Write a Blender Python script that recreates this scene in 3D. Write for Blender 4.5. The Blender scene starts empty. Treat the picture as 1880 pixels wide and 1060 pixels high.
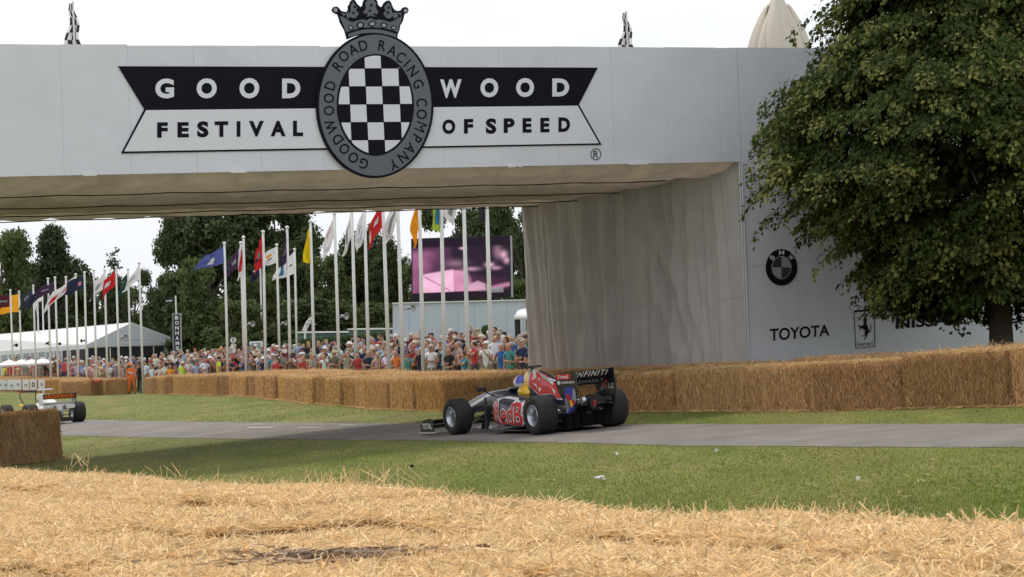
import bpy, bmesh, math, random
import numpy as np
from mathutils import Vector, Matrix, noise
from mathutils.bvhtree import BVHTree
random.seed(7)
rng = np.random.default_rng(7)
sc = bpy.context.scene
R = math.radians

# ------------------------------------------------------------------ camera
F_PX = 4178.0
CAM = Vector((0, 0, 2.0))
ROLL = math.atan(0.038)
PITCH = math.atan(62 / F_PX)
fw = Vector((0, math.cos(PITCH), math.sin(PITCH)))
up0 = Vector((0, -math.sin(PITCH), math.cos(PITCH)))
rt0 = Vector((1, 0, 0))
RT = rt0 * math.cos(ROLL) - up0 * math.sin(ROLL)
UP = rt0 * math.sin(ROLL) + up0 * math.cos(ROLL)
cd = bpy.data.cameras.new('camera')
cam = bpy.data.objects.new('camera', cd)
sc.collection.objects.link(cam)
M = Matrix((RT, UP, -fw)).transposed().to_4x4()
M.translation = CAM
cam.matrix_world = M
cd.sensor_width = 36
cd.lens = 36 * F_PX / 1880
cd.clip_start = 0.2
cd.clip_end = 3000
cd.dof.use_dof = True
cd.dof.focus_distance = 34
cd.dof.aperture_fstop = 11.0
sc.camera = cam

# ------------------------------------------------------------------ world, sun, exposure
SUN_EL, SUN_AZ = R(58), R(-28)      # azimuth from +Y, negative towards the left of the view
w = bpy.data.worlds.new('World')
sc.world = w
w.use_nodes = True
nt = w.node_tree
nt.nodes.clear()
out = nt.nodes.new('ShaderNodeOutputWorld')
bg = nt.nodes.new('ShaderNodeBackground')
sky = nt.nodes.new('ShaderNodeTexSky')
sky.sky_type = 'NISHITA'
sky.sun_disc = False
sky.sun_elevation = SUN_EL
sky.sun_rotation = SUN_AZ
sky.air_density = 1.5
sky.dust_density = 3.0
tc = nt.nodes.new('ShaderNodeTexCoord')
nz = nt.nodes.new('ShaderNodeTexNoise')
nz.inputs['Scale'].default_value = 2.2
nz.inputs['Detail'].default_value = 6
mp = nt.nodes.new('ShaderNodeMapping')
mp.inputs['Scale'].default_value = (1, 1, 3)
cr = nt.nodes.new('ShaderNodeValToRGB')
cr.color_ramp.elements[0].position = 0.3
cr.color_ramp.elements[0].color = (9.6, 10.0, 10.7, 1)
cr.color_ramp.elements[1].position = 0.7
cr.color_ramp.elements[1].color = (11.6, 11.7, 11.9, 1)
mx = nt.nodes.new('ShaderNodeMixRGB')
mx.inputs[0].default_value = 0.88
nt.links.new(tc.outputs['Generated'], mp.inputs[0])
nt.links.new(mp.outputs[0], nz.inputs['Vector'])
nt.links.new(nz.outputs['Fac'], cr.inputs[0])
nt.links.new(sky.outputs[0], mx.inputs[1])
nt.links.new(cr.outputs[0], mx.inputs[2])
nt.links.new(mx.outputs[0], bg.inputs[0])
bg.inputs[1].default_value = 0.1
nt.links.new(bg.outputs[0], out.inputs[0])
sd = bpy.data.lights.new('sun', 'SUN')
sd.energy = 1.9
sd.angle = R(10)
sd.color = (1.0, 0.9, 0.76)
sun = bpy.data.objects.new('sun', sd)
sc.collection.objects.link(sun)
sdir = Vector((math.sin(SUN_AZ) * math.cos(SUN_EL), math.cos(SUN_AZ) * math.cos(SUN_EL), math.sin(SUN_EL)))
sun.rotation_euler = sdir.to_track_quat('Z', 'Y').to_euler()
sc.view_settings.view_transform = 'Standard'
sc.view_settings.look = 'None'
sc.view_settings.exposure = 0.0
sc.view_settings.gamma = 1.0
sc.view_settings.use_curve_mapping = False
sc.cycles.max_bounces = 6
sc.cycles.diffuse_bounces = 3
sc.cycles.transparent_max_bounces = 6

# ------------------------------------------------------------------ image <-> place
def ray(px, py):
    return fw + RT * ((px - 940) / F_PX) + UP * ((530 - py) / F_PX)
def P(px, py, Y):
    d = ray(px, py); return CAM + d * (Y / d.y)
GA = 0.051
def G(px, py, h=0.0):                 # where the ray meets the (sloping) ground, h metres above it
    d = ray(px, py); t = (h - CAM.z) / (d.z - GA * d.x); return CAM + d * t
def pl(px, py, p0, n):
    d = ray(px, py); t = (p0 - CAM).dot(n) / d.dot(n); return CAM + d * t
def proj(v):
    q = v - CAM; z = q.dot(fw)
    return 940 + F_PX * q.dot(RT) / z, 530 - F_PX * q.dot(UP) / z
def lerp(a, b, t): return a + (b - a) * t
def itp(x, pts): return float(np.interp(x, [p[0] for p in pts], [p[1] for p in pts]))
def crowd_s(px): return itp(px, [(-200, 22), (50, 27.5), (250, 33), (420, 38), (650, 47), (800, 54), (980, 62), (1400, 66)])
def crowd_head(px, row):
    a = itp(px, [(-200, 672), (50, 667), (265, 668), (350, 661), (550, 654), (700, 645), (800, 637), (950, 624), (1400, 606)])
    b = itp(px, [(-200, 664), (50, 657), (265, 656), (350, 645), (550, 632), (700, 621), (800, 614), (950, 609), (1400, 592)])
    return a + (b - a) * min(row, 5) / 4.0
ROWD = 1.0
def terrain(X, Y):
    base = GA * max(-60, min(40, X))
    if Y < 50: return base
    px = 940 + F_PX * X / Y
    if Y > 90:
        tt = min(1.0, (Y - 90) / 30); base += itp(px, [(-60, 0.6), (0, 0.47), (60, 0.33), (130, 0.17), (180, 0.0)]) * tt * tt * (3 - 2 * tt)
    Z0 = F_PX / crowd_s(px)
    row = (Y - Z0) / ROWD
    if row < -8 or px > 1300: return base
    r = max(0.0, min(5.0, row))
    Yr = Z0 + r * ROWD
    zb = P(px, crowd_head(px, r), Yr).z - 1.70
    t = min(1.0, (row + 8) / 7.5); t = t * t * (3 - 2 * t)
    if px > 1100: t *= (1300 - px) / 200
    return base + (zb - base) * t

# ------------------------------------------------------------------ object helpers
col = sc.collection
def link(o, parent=None):
    col.objects.link(o)
    if parent is not None: o.parent = parent
    return o
def tag(o, label=None, cat=None, group=None, kind=None):
    if label: o['label'] = label
    if cat: o['category'] = cat
    if group: o['group'] = group
    if kind: o['kind'] = kind
    return o
def empty(name, loc=(0, 0, 0), rz=0.0):
    o = bpy.data.objects.new(name, None); o.location = loc; o.rotation_euler = (0, 0, rz); o.empty_display_size = 0.2
    return link(o)
def np_mesh(name, V, F, mats, mi=None, tint=None, smooth=False, corner_col=None):
    V = np.asarray(V, dtype=np.float32); F = np.asarray(F, dtype=np.int32)
    k = F.shape[1]; n = len(F)
    me = bpy.data.meshes.new(name)
    me.vertices.add(len(V)); me.vertices.foreach_set('co', V.ravel())
    me.loops.add(n * k); me.loops.foreach_set('vertex_index', F.ravel())
    me.polygons.add(n)
    me.polygons.foreach_set('loop_start', np.arange(0, n * k, k, dtype=np.int32))
    me.polygons.foreach_set('loop_total', np.full(n, k, dtype=np.int32))
    for m in mats: me.materials.append(m)
    if mi is not None: me.polygons.foreach_set('material_index', np.asarray(mi, dtype=np.int32))
    if smooth: me.polygons.foreach_set('use_smooth', np.ones(n, dtype=bool))
    if tint is not None:
        a = me.attributes.new('tint', 'FLOAT', 'POINT'); a.data.foreach_set('value', np.asarray(tint, dtype=np.float32))
    if corner_col is not None:
        a = me.attributes.new('paint', 'FLOAT_COLOR', 'POINT'); a.data.foreach_set('color', np.asarray(corner_col, dtype=np.float32).ravel())
    me.update(calc_edges=True)
    return me
def obj(name, me, parent=None): return link(bpy.data.objects.new(name, me), parent)
class MB:
    """collects primitives in a bmesh; build() links them as one object"""
    def __init__(s): s.b = bmesh.new(); s.mi = 0
    def face(s, pts):
        try:
            f = s.b.faces.new([s.b.verts.new(p) for p in pts]); f.material_index = s.mi; return f
        except ValueError: return None
    def box(s, c, d, rot=None, taper=1.0):
        x, y, z = d[0] / 2, d[1] / 2, d[2] / 2
        vs = []
        for sz in (-1, 1):
            k = taper if sz > 0 else 1
            for sx, sy in ((-1, -1), (1, -1), (1, 1), (-1, 1)):
                v = Vector((sx * x * k, sy * y * k, sz * z))
                if rot is not None: v = rot @ v
                vs.append(s.b.verts.new(v + Vector(c)))
        for q in ((3, 2, 1, 0), (4, 5, 6, 7), (0, 1, 5, 4), (1, 2, 6, 5), (2, 3, 7, 6), (3, 0, 4, 7)):
            s.b.faces.new([vs[i] for i in q]).material_index = s.mi
    def tube(s, pts, r, n=8, cap=True):
        pts = [Vector(p) for p in pts]
        rs = r if isinstance(r, (list, tuple)) else [r] * len(pts)
        rings = []
        for i, p in enumerate(pts):
            d = (pts[min(i + 1, len(pts) - 1)] - pts[max(i - 1, 0)]).normalized()
            a = d.orthogonal().normalized() if i == 0 else (rings_a - d * rings_a.dot(d)).normalized()
            rings_a = a
            b = d.cross(a)
            rings.append([s.b.verts.new(p + (a * math.cos(2 * math.pi * j / n) + b * math.sin(2 * math.pi * j / n)) * rs[i]) for j in range(n)])
        for i in range(len(rings) - 1):
            for j in range(n):
                f = s.b.faces.new((rings[i][j], rings[i][(j + 1) % n], rings[i + 1][(j + 1) % n], rings[i + 1][j]))
                f.material_index = s.mi; f.smooth = n > 6
        if cap:
            s.b.faces.new(rings[0][::-1]).material_index = s.mi; s.b.faces.new(rings[-1]).material_index = s.mi
    def loft(s, rings, cap=True, smooth=True, closed=True):
        rr = [[s.b.verts.new(p) for p in ring] for ring in rings]
        n = len(rr[0])
        for i in range(len(rr) - 1):
            for j in range(n if closed else n - 1):
                f = s.b.faces.new((rr[i][j], rr[i][(j + 1) % n], rr[i + 1][(j + 1) % n], rr[i + 1][j]))
                f.material_index = s.mi; f.smooth = smooth
        if cap and closed:
            s.b.faces.new(rr[0][::-1]).material_index = s.mi; s.b.faces.new(rr[-1]).material_index = s.mi
    def prism(s, pts, off):
        """pts: planar outline, off: thickness vector"""
        a = [s.b.verts.new(p) for p in pts]; b = [s.b.verts.new(Vector(p) + Vector(off)) for p in pts]
        n = len(a)
        s.b.faces.new(a).material_index = s.mi; s.b.faces.new(b[::-1]).material_index = s.mi
        for i in range(n):
            s.b.faces.new((a[i], b[i], b[(i + 1) % n], a[(i + 1) % n])).material_index = s.mi
    def sphere(s, c, r, seg=16, ring=10, sc3=(1, 1, 1)):
        k = len(s.b.verts)
        res = bmesh.ops.create_uvsphere(s.b, u_segments=seg, v_segments=ring, radius=r)
        for v in res['verts']:
            v.co = Vector((v.co.x * sc3[0], v.co.y * sc3[1], v.co.z * sc3[2])) + Vector(c)
            for f in v.link_faces: f.smooth = True; f.material_index = s.mi
    def mesh(s, name, mats, fix=True, bevel=0):
        if fix: bmesh.ops.recalc_face_normals(s.b, faces=s.b.faces)
        if bevel:
            bmesh.ops.bevel(s.b, geom=s.b.edges[:], offset=bevel, segments=2, affect='EDGES', clamp_overlap=True)
        me = bpy.data.meshes.new(name); s.b.to_mesh(me); s.b.free()
        for m in (mats if isinstance(mats, (list, tuple)) else [mats]): me.materials.append(m)
        return me
    def build(s, name, mats, parent=None, bevel=0): return obj(name, s.mesh(name, mats, bevel=bevel), parent)

# ------------------------------------------------------------------ materials
def mat(name, c, rough=0.6, metal=0.0, var=0.0, vscale=5.0, bump=0.0, bscale=40.0, stretch=(1, 1, 1), emit=None, tint=0.0, transl=0.0,
        spec=0.5, coat=0.0, c2=None, objcol=False, paint=False, world=False, dirt=0.0, ocmul=False):
    m = bpy.data.materials.new(name); m.use_nodes = True
    n = m.node_tree; L = n.links; bs = n.nodes['Principled BSDF']
    bs.inputs['Roughness'].default_value = rough
    bs.inputs['Metallic'].default_value = metal
    bs.inputs['Specular IOR Level'].default_value = spec
    if coat: bs.inputs['Coat Weight'].default_value = coat; bs.inputs['Coat Roughness'].default_value = 0.08
    rgb = n.nodes.new('ShaderNodeRGB'); rgb.outputs[0].default_value = (*c, 1)
    cur = rgb.outputs[0]
    if objcol:
        oi = n.nodes.new('ShaderNodeObjectInfo'); cur = oi.outputs['Color']
    if paint:
        at = n.nodes.new('ShaderNodeAttribute'); at.attribute_name = 'paint'; cur = at.outputs['Color']
    tcn = n.nodes.new('ShaderNodeTexCoord'); mpn = n.nodes.new('ShaderNodeMapping'); mpn.inputs['Scale'].default_value = stretch
    if world:
        ge = n.nodes.new('ShaderNodeNewGeometry'); L.new(ge.outputs['Position'], mpn.inputs[0])
    else: L.new(tcn.outputs['Object'], mpn.inputs[0])
    def nzn(scale, det=5):
        a = n.nodes.new('ShaderNodeTexNoise'); a.inputs['Scale'].default_value = scale; a.inputs['Detail'].default_value = det
        L.new(mpn.outputs[0], a.inputs['Vector']); return a.outputs['Fac']
    def mixc(fac, a, b, mode='MIX'):
        q = n.nodes.new('ShaderNodeMixRGB'); q.blend_type = mode
        if isinstance(fac, float): q.inputs[0].default_value = fac
        else: L.new(fac, q.inputs[0])
        L.new(a, q.inputs[1])
        if isinstance(b, tuple): q.inputs[2].default_value = (*b, 1)
        else: L.new(b, q.inputs[2])
        return q.outputs[0]
    def ramp(v, p0, p1, a=0.0, b=1.0):
        q = n.nodes.new('ShaderNodeMapRange'); q.inputs[1].default_value = p0; q.inputs[2].default_value = p1
        q.inputs[3].default_value = a; q.inputs[4].default_value = b; L.new(v, q.inputs[0]); return q.outputs[0]
    if c2 is not None: cur = mixc(ramp(nzn(vscale), 0.35, 0.65), cur, tuple(c2))
    def scale(cur, fac):
        vm = n.nodes.new('ShaderNodeVectorMath'); vm.operation = 'SCALE'; L.new(cur, vm.inputs[0]); L.new(fac, vm.inputs['Scale']); return vm.outputs[0]
    if var: cur = scale(cur, ramp(nzn(vscale * 2.3), 0.25, 0.75, 1 - var, 1 + var))
    if dirt: cur = scale(cur, ramp(nzn(0.7, 8), 0.3, 0.7, 1 - dirt, 1.0))
    if tint:
        at = n.nodes.new('ShaderNodeAttribute'); at.attribute_name = 'tint'
        cur = scale(cur, ramp(at.outputs['Fac'], 0, 1, 1 - tint, 1 + tint))
    if ocmul:
        oi = n.nodes.new('ShaderNodeObjectInfo'); cur = mixc(1.0, cur, oi.outputs['Color'], 'MULTIPLY')
    L.new(cur, bs.inputs['Base Color'])
    if bump:
        bn = n.nodes.new('ShaderNodeBump'); bn.inputs['Strength'].default_value = bump; bn.inputs['Distance'].default_value = 0.02
        L.new(nzn(bscale, 8), bn.inputs['Height']); L.new(bn.outputs[0], bs.inputs['Normal'])
    if emit is not None:
        L.new(cur, bs.inputs['Emission Color']); bs.inputs['Emission Strength'].default_value = emit
    if transl:
        tr = n.nodes.new('ShaderNodeBsdfTranslucent'); L.new(cur, tr.inputs[0])
        ms = n.nodes.new('ShaderNodeMixShader'); ms.inputs[0].default_value = transl
        L.new(bs.outputs[0], ms.inputs[1]); L.new(tr.outputs[0], ms.inputs[2]); L.new(ms.outputs[0], n.nodes['Material Output'].inputs[0])
    return m
M_ = {}
M_['grass_ground'] = mat('grass_ground', (0.125, 0.150, 0.030), 0.9, c2=(0.19, 0.18, 0.06), vscale=0.55, var=0.25, bump=0.5, bscale=30, spec=0.2, stretch=(1.0, 0.35, 1), world=True)
M_['blade'] = mat('blade', (0.195, 0.255, 0.042), 0.75, c2=(0.29, 0.30, 0.085), vscale=0.5, var=0.2, tint=0.45, transl=0.25, spec=0.2, stretch=(1.0, 0.35, 1), world=True)
M_['asphalt'] = mat('asphalt', (0.175, 0.158, 0.148), 0.85, c2=(0.215, 0.195, 0.18), vscale=0.6, var=0.2, bump=0.35, bscale=150, spec=0.3, world=True)
M_['panel'] = mat('panel', (0.75, 0.77, 0.835), 0.55, var=0.03, vscale=1.5, dirt=0.09, spec=0.35, bump=0.05, bscale=3)
M_['panel_back'] = mat('panel_back', (0.6, 0.62, 0.66), 0.7)
M_['ink'] = mat('ink', (0.010, 0.009, 0.016), 0.75, var=0.1, spec=0.12)
M_['sign_white'] = mat('sign_white', (0.76, 0.78, 0.84), 0.5, spec=0.3)
M_['sign_grey'] = mat('sign_grey', (0.15, 0.165, 0.195), 0.6, var=0.05, spec=0.2)
M_['sign_lightgrey'] = mat('sign_lightgrey', (0.36, 0.38, 0.42), 0.5, spec=0.3)
M_['canvas'] = mat('canvas', (0.62, 0.53, 0.435), 0.9, var=0.18, vscale=1.2, bump=0.35, bscale=12, transl=0.14, spec=0.1, dirt=0.15)
M_['curtain'] = mat('curtain', (0.51, 0.49, 0.48), 0.9, var=0.07, vscale=0.8, bump=0.15, bscale=20, transl=0.10, spec=0.1, dirt=0.12)
M_['cable'] = mat('cable', (0.03, 0.03, 0.03), 0.6)
M_['bale'] = mat('bale', (0.44, 0.275, 0.13), 0.95, c2=(0.56, 0.37, 0.185), vscale=3, var=0.45, bump=1.0, bscale=14, stretch=(9, 9, 1.3), spec=0.1, ocmul=True)
M_['bale_dark'] = mat('bale_dark', (0.40, 0.26, 0.135), 0.95, c2=(0.52, 0.35, 0.185), vscale=4, var=0.4, bump=1.0, bscale=14, stretch=(4, 4, 3), spec=0.1)
M_['straw'] = mat('straw', (0.66, 0.45, 0.225), 0.7, tint=0.42, transl=0.2, spec=0.3)
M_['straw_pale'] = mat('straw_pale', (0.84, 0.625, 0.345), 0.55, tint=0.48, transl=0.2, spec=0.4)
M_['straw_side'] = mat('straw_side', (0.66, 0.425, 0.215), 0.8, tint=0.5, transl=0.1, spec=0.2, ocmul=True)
M_['straw_brown'] = mat('straw_brown', (0.58, 0.38, 0.205), 0.8, tint=0.5, transl=0.1, spec=0.2)
M_['straw_under'] = mat('straw_under', (0.42, 0.27, 0.12), 0.95, c2=(0.24, 0.145, 0.06), vscale=9, var=0.4, bump=1.0, bscale=40, spec=0.1)
M_['bark'] = mat('bark', (0.10, 0.085, 0.07), 0.95, var=0.3, vscale=6, bump=1.0, bscale=14, stretch=(4, 4, 1), spec=0.1)
M_['leaf'] = mat('leaf', (0.055, 0.080, 0.020), 0.75, tint=0.55, transl=0.25, spec=0.1)
M_['leaf_tip'] = mat('leaf_tip', (0.21, 0.215, 0.065), 0.75, tint=0.35, transl=0.3, spec=0.12)
M_['leaf_dead'] = mat('leaf_dead', (0.12, 0.045, 0.02), 0.8, tint=0.3)
M_['far_a'] = mat('far_a', (0.080, 0.105, 0.045), 0.8, tint=0.55, transl=0.2, spec=0.15)  # distant foliage colours lifted in place of haze
M_['far_b'] = mat('far_b', (0.11, 0.14, 0.052), 0.8, tint=0.5, transl=0.2, spec=0.15)
M_['far_c'] = mat('far_c', (0.068, 0.09, 0.044), 0.8, tint=0.5, transl=0.15, spec=0.15)
M_['white'] = mat('white', (0.78, 0.78, 0.78), 0.5, var=0.03)
M_['tent'] = mat('tent', (0.80, 0.81, 0.82), 0.6, var=0.03, transl=0.1)
M_['tent_grey'] = mat('tent_grey', (0.55, 0.58, 0.62), 0.6, var=0.03)
M_['glass'] = mat('glass', (0.25, 0.31, 0.34), 0.25, var=0.1)
M_['dark'] = mat('dark', (0.02, 0.02, 0.025), 0.7)
M_['pole'] = mat('pole', (0.72, 0.72, 0.70), 0.4, var=0.04)
M_['metal'] = mat('metal', (0.35, 0.36, 0.38), 0.4, metal=0.6)
M_['blue_grey'] = mat('blue_grey', (0.50, 0.545, 0.61), 0.6, var=0.03)
M_['green_roof'] = mat('green_roof', (0.10, 0.17, 0.17), 0.6)
M_['hedge'] = mat('hedge', (0.05, 0.075, 0.018), 0.9, tint=0.5, transl=0.2)
M_['skin'] = mat('skin', (0.46, 0.24, 0.16), 0.6, var=0.1)
M_['cloth'] = mat('cloth', (1, 1, 1), 0.85, objcol=True, var=0.12, vscale=6)
M_['trouser_a'] = mat('trouser_a', (0.035, 0.045, 0.075), 0.85)
M_['trouser_b'] = mat('trouser_b', (0.28, 0.23, 0.16), 0.85)

# ------------------------------------------------------------------ lettering
def glyph(txt, off=0.0, spacing=1.0):
    """flat triangulated letters: returns list of verts (x,y) and faces, bbox"""
    cu = bpy.data.curves.new('t', 'FONT'); cu.body = txt; cu.offset = off; cu.space_character = spacing; cu.fill_mode = 'FRONT'; cu.resolution_u = 4
    o = bpy.data.objects.new('t', cu)
    col.objects.link(o)
    dg = bpy.context.evaluated_depsgraph_get()
    me = bpy.data.meshes.new_from_object(o.evaluated_get(dg))
    V = np.array([v.co[:2] for v in me.vertices]); F = [tuple(p.vertices) for p in me.polygons]
    bpy.data.objects.remove(o); bpy.data.curves.remove(cu); bpy.data.meshes.remove(me)
    return V, F
_gc = {}
def glyphc(t, off=0.0, spacing=1.0):
    k = (t, off, spacing)
    if k not in _gc: _gc[k] = glyph(t, off, spacing)
    return _gc[k]
def put_glyph(mb, txt, fn, off=0.0, spacing=1.0):
    """fn maps normalised (u,v) in 0..1 of the glyph's own box to a point"""
    V, Fs = glyphc(txt, off, spacing)
    lo, hi = V.min(0), V.max(0)
    N = (V - lo) / np.maximum(hi - lo, 1e-6)
    vs = [mb.b.verts.new(fn(a, b)) for a, b in N]
    for f in Fs:
        try: mb.b.faces.new([vs[i] for i in f]).material_index = mb.mi
        except ValueError: pass

# ------------------------------------------------------------------ SETTING: ground and track
xs = np.unique(np.concatenate([np.linspace(-900, -130, 12), np.linspace(-130, -62, 18), np.arange(-60, 26, 1.2), np.linspace(28, 120, 20), np.linspace(150, 900, 12)]))
ys = np.unique(np.concatenate([np.linspace(-60, 40, 20), np.arange(42, 190, 1.2), np.linspace(192, 400, 30), np.linspace(430, 1500, 14)]))
V = [(x, y, terrain(x, y)) for y in ys for x in xs]
nx = len(xs)
Fq = [(j * nx + i, j * nx + i + 1, (j + 1) * nx + i + 1, (j + 1) * nx + i) for j in range(len(ys) - 1) for i in range(nx - 1)]
gr = obj('ground', np_mesh('ground', V, Fq, [M_['grass_ground']], smooth=True)); tag(gr, kind='structure')

near = [G(2600, 823), G(1880, 823), G(1240, 819.5), G(1000, 812.5), G(640, 808), G(395, 806), G(112, 800.6)]
far = [G(2600, 777), G(1880, 779), G(1240, 779.5), G(1000, 779), G(640, 777), G(395, 776), G(157, 771)]
def extend(pl_, n=14, turn=0.03):
    d = (pl_[-1] - pl_[-2]).normalized(); p = pl_[-1].copy()
    for i in range(n):
        d = Matrix.Rotation(turn, 3, 'Z') @ d
        p = p + d * 3.0; pl_.append(Vector((p.x, p.y, GA * p.x)))
extend(near, turn=0.02); extend(far, turn=0.02)
def resamp(pts, n):
    d = [0]
    for a, b in zip(pts, pts[1:]): d.append(d[-1] + (b - a).length)
    d = np.array(d); q = np.linspace(0, d[-1], n)
    # light smoothing
    A = np.stack([np.interp(q, d, [p[k] for p in pts]) for k in range(3)], 1)
    for _ in range(12): A[1:-1] = 0.5 * A[1:-1] + 0.25 * (A[:-2] + A[2:])
    return A
A = resamp(near, 160); B = resamp(far, 160)
V = []; Fq = []
for i in range(160):
    for k in range(7):
        t = k / 6; p = A[i] * (1 - t) + B[i] * t
        if k in (0, 6): p = p + (B[i] - A[i]) / np.linalg.norm(B[i] - A[i]) * (0.05 * math.sin(i * 1.7) + 0.04 * math.sin(i * 0.6)) * (1 if k else -1)
        V.append((p[0], p[1], GA * p[0] + 0.006 + 0.02 * (1 - (2 * t - 1) ** 2)))
for i in range(159):
    for k in range(6): Fq.append((i * 7 + k, i * 7 + k + 1, (i + 1) * 7 + k + 1, (i + 1) * 7 + k))
rd = obj('road', np_mesh('road', V, Fq, [M_['asphalt']], smooth=True)); tag(rd, kind='structure')
def on_road(X, Y):
    d = np.array([-0.454, 0.891])
    return False
# worn white paint marks on the road surface
mb = MB()
for (x0, x1, y) in ((452, 500, 787.6), (545, 590, 788.2), (622, 650, 783.5)):
    a = G(x0, y + 1); b = G(x1, y + 1); c = G(x1 + 2, y - 1); d = G(x0 + 2, y - 1)
    for p in (a, b, c, d): p.z = GA * p.x + 0.032
    mb.face([a, b, c, d])
o = mb.build('road_marking', mat('road_paint', (0.34, 0.33, 0.31), 0.8, var=0.3)); tag(o, kind='structure'); o.parent = rd

# ------------------------------------------------------------------ grass blades (nobody could count them)
def pts_in_view(n, y0, y1, power=2.0):
    # density falls with distance so that it is even per picture area
    u = rng.random(n); Y = 1.0 / (1 / y0 + (1 / y1 - 1 / y0) * u)
    px = rng.uniform(-60, 1940, n); X = (px - 940) / F_PX * Y
    return X, Y
An = A[:, :2]; Bn = B[:, :2]
def inside_track(X, Y):
    Yi = Y
    xa = np.interp(Yi, An[:, 1], An[:, 0]); xb = np.interp(Yi, Bn[:, 1], Bn[:, 0])
    lo = np.minimum(xa, xb) + 0.06; hi = np.maximum(xa, xb) - 0.06
    return (X > lo) & (X < hi)
def blades(n, y0, y1, hmin, hmax, wd):
    X, Y = pts_in_view(n, y0, y1)
    ok = ~inside_track(X, Y)
    X, Y = X[ok], Y[ok]; n = len(X)
    a = rng.uniform(0, 2 * np.pi, n); h = rng.uniform(hmin, hmax, n) * (0.7 + 0.6 * rng.random(n)); wdt = wd * (0.6 + rng.random(n))
    lean = rng.normal(0, 0.5, (n, 2)) * h[:, None]
    Z = np.array([terrain(x, y) for x, y in zip(X, Y)]) if y1 > 95 else GA * X
    V = np.zeros((n, 3, 3)); c, s = np.cos(a) * wdt, np.sin(a) * wdt
    V[:, 0] = np.stack([X - c, Y - s, Z - 0.004], 1); V[:, 1] = np.stack([X + c, Y + s, Z - 0.004], 1)
    V[:, 2] = np.stack([X + lean[:, 0], Y + lean[:, 1], Z + h], 1)
    t = np.repeat(rng.random(n), 3)
    return V.reshape(-1, 3), np.arange(n * 3).reshape(-1, 3), t
Va, Fa, ta = blades(230000, 19, 60, 0.014, 0.032, 0.0055)
Vb, Fb, tb = blades(90000, 58, 130, 0.012, 0.028, 0.012)
o = obj('grass', np_mesh('grass', np.vstack([Va, Vb]), np.vstack([Fa, Fb + len(Va)]), [M_['blade']], tint=np.concatenate([ta, tb])))
tag(o, 'short mown grass on both sides of the road', 'grass', kind='stuff')

# ------------------------------------------------------------------ BRIDGE
FA = Vector((-8.9, 39.5, 0)); FB = Vector((4.73, 46.0, 0))
E = (FB - FA).normalized()                    # along the face, to the right
NB = Vector((-E.y, E.x, 0))                   # away from the camera, through the bridge
LEN = (FB - FA).length
def FP(px, py, off=0.0):                      # point on the face plane (off metres proud, towards the camera)
    p = pl(px, py, FA - NB * off, NB); return p
def uof(p): return (p - FA).dot(E)
def ztop(u): return itp(u, [(0, FP(0, 82).z), (LEN, FP(1365, 88).z)]) if 0 <= u <= LEN else (FP(0, 82).z + (FP(1365, 88).z - FP(0, 82).z) * u / LEN)
def zbot(u): return FP(0, 325).z + (FP(1362, 297).z - FP(0, 325).z) * u / LEN
U0, U1 = -7.0, LEN
DEPTH = 10.0
def fpt(u, z, off=0.0): return FA + E * u - NB * off + Vector((0, 0, z))
bridge = tag(empty('bridge', fpt(0, 0)), 'wide white panelled bridge spanning the road, canvas hung below its deck', 'bridge')
def child(o, parent):
    o.parent = parent; o.matrix_parent_inverse = parent.matrix_basis.inverted() if False else Matrix.Translation(-parent.location) if parent.rotation_euler.z == 0 else (Matrix.Translation(parent.location) @ Matrix.Rotation(parent.rotation_euler.z, 4, 'Z')).inverted()
    return o
PW = 1.22
u = -7.0 + 0.0
ub = np.arange(-6.1, LEN - 0.2, PW).tolist()
ub = [-7.0] + ub + [LEN]
for i in range(len(ub) - 1):
    a, b = ub[i] + 0.0015, ub[i + 1] - 0.0015
    j = random.uniform(0, 0.006)
    mb = MB(); jt = random.uniform(-0.012, 0.012)
    mb.prism([fpt(a, zbot(a), j), fpt(b, zbot(b), j), fpt(b, ztop(b) + jt, j), fpt(a, ztop(a) + jt + random.uniform(-0.01, 0.01), j)], NB * 0.03)
    child(mb.build('fascia_panel', M_['panel']), bridge)
mb = MB()    # deck box behind the panels
mb.prism([fpt(U0, zbot(U0) + 0.06, -0.06), fpt(U1 + 0.05, zbot(U1) + 0.06, -0.06), fpt(U1 + 0.05, ztop(U1) - 0.05, -0.06), fpt(U0, ztop(U0) - 0.05, -0.06)], NB * 0.10)
child(mb.build('backing_board', M_['panel_back']), bridge)
mb = MB()
mb.prism([fpt(U0, ztop(U0) - 0.75, -3.5), fpt(U1, ztop(U1) - 0.75, -3.5), fpt(U1, ztop(U1) - 0.9, -3.5), fpt(U0, ztop(U0) - 0.9, -3.5)], NB * 3.0)
child(mb.build('walkway_deck', mat('deck', (0.2, 0.17, 0.13), 0.8)), bridge)  # unseen deck, kept narrow so light reaches the canvas from above
mb = MB()
mb.prism([fpt(U0, zbot(U0) - 0.1, -DEPTH), fpt(U1, zbot(U1) - 0.1, -DEPTH), fpt(U1, ztop(U1), -DEPTH), fpt(U0, ztop(U0), -DEPTH)], NB * 0.05)
child(mb.build('rear_parapet', M_['panel']), bridge)
# small white fixing plates along the lower edge
for px, wpx in ((165, 25), (438, 28), (940, 14), (955, 5), (1165, 22), (1182, 14)):
    y = 325 - 28 * px / 1362 + 0.5
    mb = MB(); mb.prism([FP(px - wpx / 2, y + 1.5, 0.02), FP(px + wpx / 2, y + 0.8, 0.02), FP(px + wpx / 2, y - 2.5, 0.02), FP(px - wpx / 2, y - 2, 0.02)], -NB * 0.02)
    child(mb.build('fixing_plate', M_['white']), bridge)
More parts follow.
